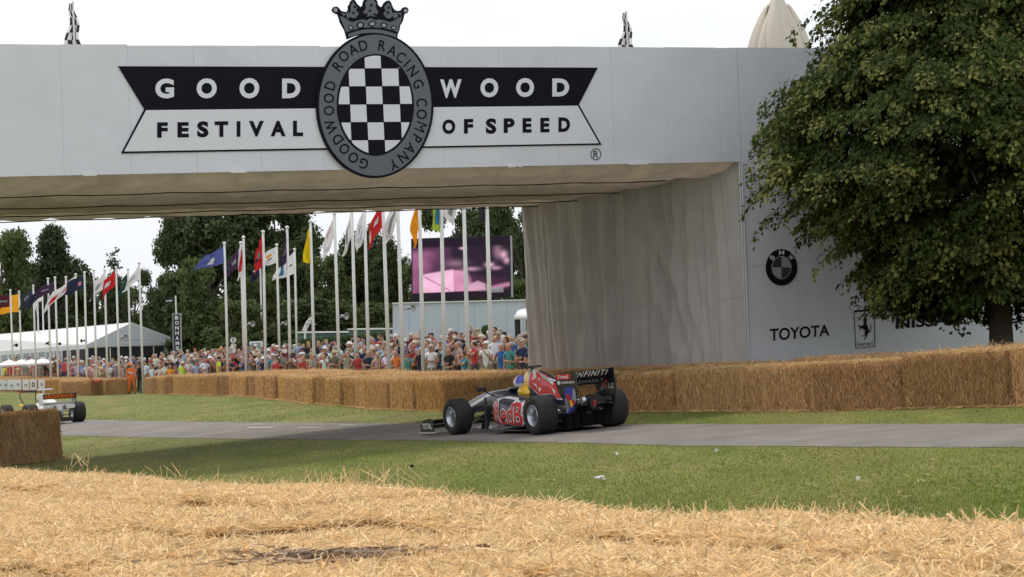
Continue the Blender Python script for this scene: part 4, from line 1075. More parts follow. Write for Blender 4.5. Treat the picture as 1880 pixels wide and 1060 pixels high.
# banner tower
Z = 128; e = tag(empty('banner_tower', P(323, 660, Z)), 'narrow dark banner tower with white upright lettering and a small flag on top', 'banner')
quad_prism('frame', [P(316.3, 576, Z), P(331.2, 575.5, Z), P(332.7, 662, Z), P(317.8, 662, Z)], Vector((0, 0.4, 0)), M_['sign_lightgrey'], e)
quad_prism('board', [P(318, 578, Z - .05), P(329.5, 577.6, Z - .05), P(331.5, 660, Z - .05), P(320, 660, Z - .05)], Vector((0, 0.06, 0)), mat('navy', (0.012, 0.014, 0.035), .5), e)
mb = MB()
for i, ch in enumerate('BONHAMS'):
    y0 = 580 + i * 9.4; put_glyph(mb, ch, lambda a, b: P(321 + i * .25 + 6.5 * a, lerp(y0 + 7, y0, b), Z - .1), off=0.03)
child(mb.build('lettering', M_['white']), e)
mb = MB(); mb.tube([P(323.5, 577, Z), P(322.3, 543, Z)], 0.05, 6); child(mb.build('pole', M_['pole']), e)
def cloth(parent, quad, Z, m, marks=(), nm='flag', wav=0.10, nu=20, nv=12, mats=None):
    """quad px: attach top, attach bottom, free bottom, free top"""
    q = [P(x, y, Z) for x, y in quad]; V = []; ph = random.uniform(0, 6)
    W = (q[3] - q[0]).length
    for j in range(nv + 1):
        v = j / nv
        for i in range(nu + 1):
            u = i / nu
            a = q[0].lerp(q[3], u); b = q[1].lerp(q[2], u); p = a.lerp(b, v)
            amp = wav * u ** .6
            p = p + Vector((0.25 * amp * math.sin(u * 7 + v * 5 + ph), 2.2 * amp * math.sin(u * 8 + v * 3.2 + ph) + amp * math.sin(v * 9 + u * 3 + ph), 0.5 * amp * math.sin(u * 6 + v * 2 + ph)))
            V.append(p)
    Fs = []; mi = []
    for j in range(nv):
        for i in range(nu):
            Fs.append((j * (nu + 1) + i, (j + 1) * (nu + 1) + i, (j + 1) * (nu + 1) + i + 1, j * (nu + 1) + i + 1))
            k = 0; u, v = (i + .5) / nu, (j + .5) / nv
            for (u0, u1, v0, v1, mm) in marks:
                if u0 <= u <= u1 and v0 <= v <= v1: k = mm
            mi.append(k)
    return child(obj(nm, np_mesh(nm, V, Fs, [m] + list(mats or []), mi=mi, smooth=True)), parent)
fc = lambda n, c: mat('flag_' + n, c, 0.8, transl=0.35, spec=0.1)
FC = {'white': fc('white', (0.74, 0.73, 0.75)), 'blue': fc('blue', (0.10, 0.12, 0.36)), 'purple': fc('purple', (0.07, 0.04, 0.09)), 'navy': fc('navy', (0.03, 0.035, 0.07)), 'slate': fc('slate', (0.05, 0.055, 0.075)), 'red': fc('red', (0.55, 0.03, 0.035)),
      'orange': fc('orange', (0.80, 0.33, 0.02)), 'amber': fc('amber', (0.85, 0.40, 0.03)), 'yellow': fc('yellow', (0.78, 0.60, 0.02)), 'lime': fc('lime', (0.42, 0.53, 0.07)), 'maroon': fc('maroon', (0.10, 0.025, 0.035)), 'green': fc('green', (0.03, 0.09, 0.07)),
      'sky': fc('sky', (0.05, 0.22, 0.40)), 'pink': fc('pink', (0.6, 0.25, 0.3)), 'grey': fc('grey', (0.3, 0.3, 0.33))}
cloth(e, [(321.5, 547), (322, 555), (303, 556), (303, 551)], Z, FC['navy'], [(.3, .9, .35, .65, 1)], mats=[FC['white']], wav=.03)

# ------------------------------------------------------------------ FLAG POLES
def flagpole(tx, ty, bx, lab, colr, quad, marks=(), mk='white', grp='flag poles behind the wall of bales', Zf=None, r=None, hidden=False, mk2='red'):
    yh = 676 - .089 * tx
    s_ = (yh - ty) / 5.0 if Zf is None else F_PX / Zf
    Z = F_PX / s_
    top = P(tx, ty, Z); lean = (bx - tx) / (690 - ty)
    b = P(bx, 690, Z); b.z = terrain(b.x, b.y)
    e = tag(empty('flag_pole', b), lab, 'flag pole', grp)
    r = r or 0.068 * (0.8 + 0.2 * 90 / Z) 
    mb = MB(); mb.tube([b, b.lerp(top, .5), top], [r, r * .93, r * .8], 10); child(mb.build('pole', M_['pole']), e)
    mb = MB(); mb.sphere(top + Vector((0, 0, 0.03)), r * 1.35, 10, 8, (1, 1, .8)); child(mb.build('finial', M_['white']), e)
    if quad: cloth(e, quad, Z, FC[colr], marks, mats=[FC[mk], FC[mk2]])
    return e
L_g = 'flag poles of the left group'
LP = [(19, 534, 24.5, 'leftmost flag pole, maroon flag', 'maroon', [(17.5, 540), (17.5, 563), (-4, 568), (-4, 545)], [(.2, .9, .45, .62, 1)], 'grey'),
      (35, 537, 40, 'second flag pole from the left, amber flag', 'amber', [(34.5, 540), (34.5, 573), (-4, 577), (-4, 548)], (), 'white'),
      (61, 526, 66.5, 'third flag pole from the left, dark slate flag', 'slate', [(60, 530), (60, 550), (37, 572), (36, 550)], [(.3, .6, .3, .5, 1)], 'grey'),
      (68.5, 541, 72.5, 'fourth flag pole from the left, slim white flag', 'white', [(68, 545), (68.5, 556), (66, 577), (61.5, 553)], (), 'grey'),
      (78, 543, 82, 'fifth flag pole from the left, small white flag', 'white', [(77, 546), (77.5, 552), (68, 556), (62, 551)], (), 'grey'),
      (88, 513, 93, 'sixth flag pole from the left, dark blue flag streaming left', 'navy', [(86.5, 518), (87, 536), (42, 574), (55, 548)], [(.4, .55, .3, .6, 1)], 'grey'),
      (101, 511, 106.5, 'thick seventh flag pole from the left, purple flag', 'purple', [(99, 517), (99, 536), (63, 549), (66, 536)], [(.3, .6, .4, .6, 1)], 'grey'),
      (121, 510, 125, 'eighth flag pole from the left, white flag low at its pole', 'white', [(119, 530), (119, 540), (82, 562), (90, 546)], [(.3, .5, .2, .8, 1)], 'pink'),
      (139, 505, 143, 'ninth flag pole from the left, white flag with pink marks', 'white', [(138, 507), (138, 523), (76, 577), (98, 538)], [(.25, .5, .3, .7, 1), (.6, .8, .5, .9, 2)], 'pink'),
      (155, 501.5, 159.5, 'tenth flag pole from the left, dark flag with a pink dot', 'navy', [(153.5, 507), (153.5, 530), (118, 543), (122, 518)], [(.15, .32, .3, .7, 1)], 'pink'),
      (172, 497, 177, 'eleventh flag pole from the left, dark flag hanging straight', 'slate', [(171.5, 501), (172.5, 530), (169.5, 556), (168, 525)], (), 'grey'),
      (192, 497, 197, 'twelfth flag pole from the left, white flag drooping left', 'white', [(191, 501), (191.5, 529), (161, 553), (178, 518)], [(.4, .6, .4, .8, 1)], 'grey'),
      (213, 492.5, 219, 'thirteenth flag pole from the left, red flag', 'red', [(211.7, 496.6), (212, 523.5), (185, 549), (192, 517)], [(.45, .75, .35, .65, 1)], 'white'),
      (235, 495, 240.5, 'fourteenth flag pole from the left, dark green flag', 'green', [(234, 500), (235, 522), (216, 549), (222, 518)], [(.3, .8, .4, .5, 1)], 'grey'),
      (255.5, 484, 262, 'right end flag pole of the left group, white flag', 'white', [(255.5, 487), (256, 513), (224, 538), (232, 520)], [(.3, .6, .45, .6, 1)], 'grey')]
for a in LP: flagpole(a[0], a[1], a[2], 'white ' + a[3], a[4], a[5], a[6], a[7], L_g)
RP = [(412, 448, 418.5, 'flag pole with blue triangular flag, first of the right group', 'blue', [(410, 453), (411, 483.5), (354.5, 498), (379, 470)], [(.42, .6, .4, .8, 1)], 'white'),
      (442, 447, 449, 'flag pole with dull purple flag behind the slim white one', 'purple', [(441, 451), (441.5, 488), (418, 508), (409, 494)], [(.3, .6, .3, .6, 1)], 'grey'),
      (447, 437, 452, 'flag pole with slim white flag lettered in red', 'white', [(446, 440), (447.5, 508), (434, 514), (440, 460)], [(.3, .6, .2, .8, 1)], 'red'),
      (483, 427, 487.5, 'flag pole with red flag crossed by a pale stripe', 'red', [(481, 431), (482, 488), (466, 506), (471, 462)], [(.35, .75, .25, .6, 1), (.6, .85, .5, .7, 2)], 'grey'),
      (478, 492, 483, 'short flag pole with dark navy flag behind the red one', 'navy', [(478, 494), (478.5, 506), (460, 522), (463, 496)], [(.5, .9, 0, .2, 1)], 'white'),
      (508, 451, 514, 'flag pole with white flag bearing an orange mark', 'white', [(507, 453.6), (507.4, 483.5), (482, 489), (482, 466)], [(.3, .75, .35, .5, 1), (.3, .7, .6, .7, 2)], 'orange'),
      (527, 419, 533, 'flag pole with dark purple flag hanging close', 'purple', [(526, 422.5), (527.6, 478), (512, 504), (520, 458)], [(.2, .6, .3, .6, 1), (.5, 1, .75, 1, 2)], 'grey'),
      (541, 459, 546, 'shorter flag pole with white flag reaching behind the purple one', 'white', [(539.5, 462.6), (540.4, 502.7), (500.4, 517), (508, 495)], [(.55, .75, .2, .8, 1), (.1, .4, .5, .55, 2)], 'sky'),
      (570, 408, 577, 'flag pole with bright yellow flag', 'yellow', [(569.3, 413), (570.3, 482), (557, 484), (562, 438)], (), 'white'),
      (614, 394, 623, 'flag pole with white flag, faint red mark near its top', 'white', [(613.3, 396), (614.5, 434), (595, 480), (592, 446)], [(.3, .6, .2, .3, 1)], 'pink'),
      (646, 386, 654, 'flag pole with narrow greyish white flag', 'white', [(644, 388), (644.7, 437), (630, 475.5), (633, 436)], [(.4, .7, .2, .8, 1)], 'grey'),
      (669, 381, 677, 'flag pole with white flag bearing blue waves', 'white', [(667.8, 383), (668.4, 437), (656, 466), (650, 430)], [(.3, .7, .3, .45, 1), (.2, .6, .55, .65, 1)], 'sky'),
      (702, 350, 714.5, 'flag pole with hanging red flag bearing white marks', 'red', [(701, 360), (704, 414), (674, 458), (680, 415)], [(.35, .6, .35, .55, 1), (.75, .95, .5, .75, 1)], 'white'),
      (729, 346, 740, 'flag pole with white flag tinted purple near its middle', 'white', [(729, 355), (731, 400), (711, 451), (702, 425)], [(.2, .8, .45, .65, 1)], 'grey'),
      (769, 338, 777, 'flag pole with orange flag', 'orange', [(769, 350), (770.6, 412), (761, 458), (753, 420)], (), 'white'),
      (809, 330, 816, 'flag pole with lime green flag lettered in blue', 'lime', [(812, 350), (815, 432), (791, 419), (797, 365)], [(.35, .65, .25, .85, 1)], 'sky'),
      (850, 322, 859.5, 'flag pole with white flag blown left of it', 'white', [(851, 336), (832, 413), (811, 397), (822, 345)], [(.3, .6, .4, .8, 1)], 'grey'),
      (892, 312, 902, 'rightmost flag pole, dark slate flag', 'slate', [(890, 325), (891.5, 410), (880, 405), (880, 335)], (), 'grey')]
for a in RP: flagpole(a[0], a[1], a[2], 'white ' + a[3], a[4], a[5], a[6], a[7], mk2='navy')
# lettering on a few flags
# ------------------------------------------------------------------ things right of the marquee
Z = 116
e = tag(empty('round_sign', P(428, 655, Z)), 'white round sign with dark figure on a white post behind the crowd', 'sign')
mb = MB(); c = P(428, 625, Z); r = 5.8 / (F_PX / Z)
mb.prism([c + Vector((math.cos(a) * r, 0, math.sin(a) * r)) for a in np.linspace(0, 6.283, 25)[:-1]], Vector((0, 0.06, 0))); child(mb.build('disc', M_['tent_grey']), e)
mb = MB()
mb.prism([c + Vector((math.cos(a) * r * .78, -.03, math.sin(a) * r * .78)) for a in np.linspace(0, 6.283, 25)[:-1]], Vector((0, 0.02, 0))); child(mb.build('face', M_['white']), e)
mb = MB(); mb.tube([c + Vector((0, -.05, -.08)), c + Vector((0, -.05, .06))], 0.025, 6); mb.sphere(c + Vector((0, -.05, .09)), .03, 8, 6); child(mb.build('figure', M_['dark']), e)
quad_prism('post', [P(424, 632, Z), P(432.5, 632, Z), P(433, 668, Z), P(424.5, 668, Z)], Vector((0, .2, 0)), M_['white'], e)
e = tag(empty('box_sign', P(469, 655, 120)), 'white framed box with teal panel standing among the crowd', 'sign')
quad_prism('frame', [P(457.5, 627.5, 120), P(481, 626.5, 120), P(482, 660, 120), P(458.5, 660, 120)], Vector((0, .5, 0)), M_['white'], e)
quad_prism('panel', [P(460.5, 630, 119.95), P(478, 629.4, 119.95), P(479, 647, 119.95), P(461.3, 647, 119.95)], Vector((0, .03, 0)), mat('teal', (0.25, 0.36, 0.38), .4), e)
for (x0, x1, y0, y1, ya, lab) in ((547, 642, 609.5, 608.5, 622, 'low teal cabin with white edged flat roof behind the hedge'), (640, 723, 603.5, 602.5, 612, 'long teal cabin with white edged flat roof left of the grey wall')):
    Zc = 138 if x0 < 600 else 134
    e = tag(empty('cabin', P((x0 + x1) / 2, 660, Zc)), lab, 'cabin')
    quad_prism('body', [P(x0, y0 + 3, Zc), P(x1, y1 + 3, Zc), P(x1 + 1, 660, Zc), P(x0 + 1, 660, Zc)], Vector((0, 3, 0)), M_['green_roof'], e)
    quad_prism('roof_edge', [P(x0 - 2, y0, Zc - .2), P(x1 + 2, y1, Zc - .2), P(x1 + 2, y1 + 2.6, Zc - .2), P(x0 - 2, y0 + 2.6, Zc - .2)], Vector((0, 3.4, 0)), M_['white'], e)
e = tag(empty('mast', P(566, 650, 134)), 'small slanting white lattice mast above the teal cabin', 'mast')
mb = MB(); mb.tube([P(556, 608, 134), P(563, 592, 134), P(571, 583, 134)], .05, 5); mb.tube([P(562, 608, 134), P(567, 596, 134), P(572, 584, 134)], .04, 5); mb.tube([P(558, 603, 134), P(566, 597, 134)], .04, 5); mb.tube([P(562, 595, 134), P(569, 590, 134)], .03, 5); mb.tube([P(566, 592, 134), P(580, 596, 134)], .025, 5); mb.tube([P(560, 600, 134), P(560, 640, 134)], .06, 6)
child(mb.build('lattice', M_['white']), e)
# hedge
n = 16000; hx = rng.uniform(0, 1, n); Zh = 128
ht = tag(empty('hedge', P(600, 650, Zh)), 'clipped dark green hedge behind the crowd, right of the yellow flag', 'hedge')
h0, h1 = P(520, 628, Zh), P(724, 612, Zh - 6)
pos = np.array([list(h0.lerp(h1, x)) for x in hx]); pos[:, 2] -= rng.random(n) ** 1.3 * 2.6; pos[:, 1] += rng.uniform(-.5, .5, n)
me = leaves_mesh('foliage', pos, unit(rng.normal(0, .6, (n, 3)) + np.array([0, -0.6, .6])), unit(rng.normal(0, 1, (n, 3))), rng.uniform(.1, .2, n), rng.uniform(.08, .14, n), [M_['hedge']], None, rng.random(n))
child(obj('foliage', me), ht)
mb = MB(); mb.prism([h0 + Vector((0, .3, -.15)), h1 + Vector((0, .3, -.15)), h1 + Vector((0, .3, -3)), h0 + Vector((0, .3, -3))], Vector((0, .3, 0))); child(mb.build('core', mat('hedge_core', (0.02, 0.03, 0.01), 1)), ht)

# grey wall with the video screen above it
Zw = 97
gw = tag(empty('grey_wall', P(850, 650, Zw)), 'long pale blue-grey wall under the video screen', 'wall')
for i in range(9):
    x0, x1 = 721 + i * 30, 721 + (i + 1) * 30 - 0.35; t0, t1 = i / 9, (i + 1) / 9
    quad_prism('wall_panel', [P(x0, lerp(557, 550.5, t0), Zw), P(x1, lerp(557, 550.5, t1), Zw), P(x1, 668, Zw), P(x0, 668, Zw)], Vector((0, .2, 0)), M_['blue_grey'], gw)
quad_prism('coping', [P(720, 556, Zw - .1), P(990, 549.3, Zw - .1), P(990, 551.3, Zw - .1), P(720, 558, Zw - .1)], Vector((0, .4, 0)), M_['white'], gw)
quad_prism('low_wing', [P(714, 613.5, Zw - 1.5), P(772, 608.5, Zw - 1.5), P(772, 668, Zw - 1.5), P(714, 668, Zw - 1.5)], Vector((0, .2, 0)), M_['tent_grey'], gw)
Zv = 104
vs = tag(empty('video_screen', P(846, 650, Zv)), 'big outdoor video screen showing a blurred pink close-up', 'screen')
quad_prism('housing', [P(754.6, 438.6, Zv), P(936.5, 431.5, Zv), P(938.5, 546, Zv), P(756, 553.5, Zv)], Vector((0, .8, 0)), mat('black_housing', (0.012, 0.01, 0.014), .6), vs)
nu, nv = 170, 104; V = []; C = []
def sm(a, b, x): t = max(0, min(1, (x - a) / (b - a))); return t * t * (3 - 2 * t)
def scol(u, v):
    # u 0..1 left-right, v 0..1 top-bottom: blurred machine parts in pink light
    blk = Vector((0.012, 0.006, 0.014)); pink = Vector((0.62, 0.26, 0.42)); lite = Vector((0.86, 0.48, 0.66)); pur = Vector((0.13, 0.045, 0.11))
    c = pur * (0.8 - 0.5 * u)
    c = c.lerp(Vector((0.36, 0.12, 0.25)), sm(0.16, 0.24, v) * (1 - sm(0.10, 0.30, u + 0.25 * (v - .3))) * 0.8)
    k = sm(0.0, 0.05, (u - 0.2) * 0.9 - (0.56 - v) * 0.35 + 0.0)
    d = sm(0.34, 0.42, u - 0.10 * v) * (1 - sm(0.55, 0.66, v - 0.2 * (u - .5)))
    c = c.lerp(Vector((0.02, 0.01, 0.025)), d)
    # bright slab
    e1 = sm(0.0, 0.04, v - (0.50 + 0.22 * abs(u - 0.40) + (0.12 if u > .55 else 0) * (u - .55) * 4)); e2 = 1 - sm(0.0, 0.02, v - (0.885 - 0.02 * u)); e3 = sm(0.10, 0.16, u + 0.06 * v - 0.0); e4 = 1 - sm(0.52, 0.60, u - 0.25 * (v - .6))
    c = c.lerp(lite if u < 0.42 else pink, e1 * e2 * e3 * e4)
    c = c.lerp(Vector((0.40, 0.12, 0.22)), 0.85 * (1 - sm(0.0, 0.025, abs((v - 0.62) - (u - 0.12) * 0.95))) * e2 * sm(.1, .14, u) * (1 - sm(.36, .42, u)))
    # right lower band
    b = (1 - sm(0.0, 0.06, abs(v - (0.93 - 0.30 * (u - 0.55) ** 1.0)))) * sm(0.52, 0.58, u)
    c = c.lerp(pink * 0.85, b * 0.9)
    b = sm(0.0, 0.05, v - (0.70 + 0.16 * abs(u - .67) * 4)) * sm(.54, .58, u) * (1 - sm(.72, .78, u)) * e2
    c = c.lerp(lite * .8, b * 0.9)
    # small highlights
    for (x, y, rx, ry, w_) in ((0.79, 0.46, .04, .035, 1), (.94, .30, .035, .06, .8), (.97, .40, .03, .05, .7), (.52, .17, .03, .02, .9), (.86, .52, .05, .03, .5), (.60, .52, .09, .03, .5), (.45, .42, .10, .06, .25), (.88, .25, .04, .10, .35)):
        g = math.exp(-(((u - x) / rx) ** 2 + ((v - y) / ry) ** 2)); c = c.lerp(lite, g * w_)
    c = c * (0.9 + 0.25 * noise.noise(Vector((u * 9, v * 6, 3))))
    if v < 0.15: c = c.lerp(blk, 1 - sm(0.12, 0.155, v))
    if v > 0.885: c = c.lerp(blk, sm(0.885, 0.90, v))
    if v > .80 and u > .80 and (0.86 - (u - .80) * .25) < v < .93 and u < .93: c = c.lerp(Vector((.3, .3, .32)), .6)
    return (*[max(0, x) for x in c], 1)
q = [P(757, 441, Zv - .03), P(934.5, 434, Zv - .03), P(936.5, 544, Zv - .03), P(758, 551, Zv - .03)]
for j in range(nv + 1):
    for i in range(nu + 1):
        u, v = i / nu, j / nv; V.append(q[0].lerp(q[1], u).lerp(q[3].lerp(q[2], u), v)); C.append(scol(u, v))
Fs = [(j * (nu + 1) + i, (j + 1) * (nu + 1) + i, (j + 1) * (nu + 1) + i + 1, j * (nu + 1) + i + 1) for j in range(nv) for i in range(nu)]
mscr = mat('screen_picture', (0, 0, 0), 0.5, paint=True, emit=0.6, spec=0.2)
child(obj('picture', np_mesh('picture', V, Fs, [mscr], corner_col=C)), vs)
mb = MB(); put_glyph(mb, 'ENGINE', lambda a, b: P(880 + 30 * a, lerp(535.5, 531, b), Zv - .06), off=0.0); child(mb.build('caption', M_['sign_lightgrey']), vs)
mb = MB(); mb.tube([P(938.3, 433, Zv), P(940.2, 546, Zv)], .05, 6); child(mb.build('side_rail', M_['sign_lightgrey']), vs)
for px in (780, 910):
    mb = MB(); p = P(px, 550, Zv + .4); mb.box((p.x, p.y, p.z - 1.9), (.3, .3, 3.8)); child(mb.build('support', M_['dark']), vs)
# gazebo
Zg = 90
gz_ = tag(empty('gazebo', P(975, 640, Zg)), 'white canopy on black posts beside the curtain\'s left edge', 'canopy')
mb = MB()
mb.loft([[P(944, 587, Zg), P(1040, 585, Zg), P(1040, 585, Zg + 4), P(950, 587, Zg + 4)], [P(944, 581.5, Zg), P(1040, 580, Zg), P(1040, 580, Zg + 4), P(950, 582, Zg + 4)],
         [P(951, 570, Zg + .8), P(1030, 568, Zg + .8), P(1030, 568, Zg + 3.2), P(957, 570, Zg + 3.2)], [P(972, 564.5, Zg + 1.8), P(1000, 563, Zg + 1.8), P(1000, 563, Zg + 2.4), P(974, 564.5, Zg + 2.4)]])
child(mb.build('roof', M_['tent']), gz_)
for px, dz_ in ((947.5, 0), (1030, 0), (952, 4)):
    p = P(px, 587, Zg + dz_); mb = MB(); mb.box((p.x, p.y + .1, p.z - 1.4), (.13, .13, 2.9)); child(mb.build('post', M_['dark']), gz_)
quad_prism('side_sheet', [P(965, 588, Zg + 3.8), P(1030, 588, Zg + 3.8), P(1030, 640, Zg + 3.8), P(965, 640, Zg + 3.8)], Vector((0, .05, 0)), M_['sign_lightgrey'], gz_)
# clipped bush and stage boxes
bb = tag(empty('clipped_bush', P(893, 625, 93)), 'round clipped green bush in front of the grey wall', 'bush')
n = 5000; d = unit(rng.normal(size=(n, 3))); cc = np.array(P(893, 606.5, 93)); rr = 8.3 / (F_PX / 93)
child(obj('foliage', leaves_mesh('foliage', cc + d * rr * rng.uniform(.75, 1.05, n)[:, None], d, unit(rng.normal(size=(n, 3))), rng.uniform(.03, .06, n), rng.uniform(.02, .04, n), [mat('bush', (0.075, 0.13, 0.02), .8, tint=.4, transl=.2)], None, rng.random(n))), bb)
mb = MB(); mb.tube([cc - np.array([0, 0, 1.2]), cc], .03, 6); child(mb.build('stem', M_['bark']), bb)
for x0, x1, y0, y1, Zs_, lab in ((786, 796, 612, 660, 90, 'tall black speaker cabinet in front of the grey wall'), (921, 931, 609.5, 640, 90, 'black box on a stand in front of the grey wall, right of the bush')):
    e = tag(empty('speaker_cabinet', P(x0, y1, Zs_)), lab, 'speaker')
    mb = MB(); a = P(x0, y0, Zs_); b = P(x1, y1, Zs_); mb.box((a + b) / 2 + Vector((0, .2, 0)), (abs(b.x - a.x), .4, a.z - b.z)); child(mb.build('case', M_['dark'], bevel=.02), e)
    mb = MB(); mb.box((a + b) / 2 + Vector((0, -.01, 0)), (abs(b.x - a.x) * .8, .02, (a.z - b.z) * .85)); child(mb.build('grille', M_['sign_grey'] if 0 else M_['cable']), e)

# white petalled sculpture beyond the bridge
Zq = 118; s_ = F_PX / Zq
ap = P(1426, -16, Zq); 
scu = tag(empty('sculpture', Vector((ap.x, ap.y, 0))), 'tall white petalled structure behind the bridge, left of the tree', 'sculpture')
ms = mat('sculpture_white', (0.60, 0.54, 0.46), 0.6, var=0.06)
for i in range(24):
    inner = i >= 12
    ph = (i % 12) * 2 * math.pi / 12 + (0.39 if inner else 0) + 0.25; Rr = (1.85 if not inner else 1.65); Hh = 5.4 - (0.9 if i % 2 else 0) + (0.25 if inner else 0)
    V = []; n1, n2 = 22, 8
    for j in range(n1 + 1):
        t = j / n1; zz = -Hh * (1 - t) - (0 if not i % 2 else 0.7) - (0 if i % 3 else .5)
        r = (Rr - .55) * math.sin(min(1.0, (-zz + .05) / 4.4) * math.pi / 2) ** 0.95
        w_ = 0.48 * math.sin(math.pi * min(1, (t * 0.86 + .12))) ** .8 + 0.03; r += .2 * (i % 3 - 1)
        for k in range(n2 + 1):
            q_ = k / n2 * 2 - 1; bulge = 0.75 * (1 - q_ * q_) * w_
            c_ = Vector((math.cos(ph), math.sin(ph), 0)); sd_ = Vector((-math.sin(ph), math.cos(ph), 0))
            V.append(Vector((ap.x, ap.y, ap.z)) + c_ * (r + bulge - .1 * w_) + sd_ * (q_ * w_) + Vector((0, 0, zz)))
    Fs = [(j * (n2 + 1) + k, j * (n2 + 1) + k + 1, (j + 1) * (n2 + 1) + k + 1, (j + 1) * (n2 + 1) + k) for j in range(n1) for k in range(n2)]
    o = child(obj('petal', np_mesh('petal', V, Fs, [ms], smooth=True)), scu)
    so = o.modifiers.new('s', 'SOLIDIFY'); so.thickness = 0.05
mb = MB(); mb.tube([(ap.x, ap.y, 0), (ap.x, ap.y, ap.z + .6)], [0.5, 0.25], 12); child(mb.build('mast', ms), scu)

# row of white boards in front of the left bales
for i, x in enumerate((0, 10.5, 21, 33, 47, 61, 76)):
    Zb = lerp(145, 133, i / 6); e = tag(empty('sponsor_board', P(x, 716, Zb)), ('white upright board leaning on the bales, ' + ('at the left edge of the picture', 'second from the left', 'third from the left', 'fourth from the left', 'fifth from the left', 'with a dark round mark', 'last of the row, above the silver car')[i]), 'board', 'white boards in front of the bales')
    hw = 5.8; quad_prism('board', [P(x - hw, 697.5, Zb), P(x + hw, 697, Zb), P(x + hw + .6, 716, Zb), P(x - hw + .3, 716, Zb)], Vector((0, .05, 0)), M_['white'], e)
    mb = MB()
    if i == 5:
        ro = [P(x + 3 * math.cos(a), 706.5 + 4.5 * math.sin(a), Zb - .02) for a in np.linspace(0, 6.283, 17)[:-1]]; ri = [P(x + 1.6 * math.cos(a), 706.5 + 2.8 * math.sin(a), Zb - .02) for a in np.linspace(0, 6.283, 17)[:-1]]
        for k in range(16): mb.face([ro[k], ro[(k + 1) % 16], ri[(k + 1) % 16], ri[k]])
        m = M_['ink']
    else:
        y0 = 704 + (i * 7 % 3); mb.face([P(x - 2.5, y0, Zb - .02), P(x + 2.5, y0, Zb - .02), P(x + 2.8, y0 + 5, Zb - .02), P(x - 2.3, y0 + 4, Zb - .02)]); m = M_['sign_lightgrey']
    child(mb.build('mark', m), e)
# red pointed flag lying over the bales
e = tag(empty('marshal_flag', P(172, 698, 112)), 'red folded marshal flag draped over the bale edge left of the marshals', 'flag')
mb = MB()
V = [P(162, 690.5, 121.6), P(165, 691, 121.6), P(172, 699, 121.2), P(180, 699, 121.2), P(187, 696.5, 121.4), P(183, 700.5, 121.1), P(174, 703.5, 121), P(168, 699.5, 121.1)]
mb.prism(V, Vector((0, .05, 0))); child(mb.build('cloth', FC['red']), e)
mb = MB(); mb.tube([P(161, 690, 121.6), P(176, 702, 121)], .02, 6); child(mb.build('stick', M_['dark']), e)

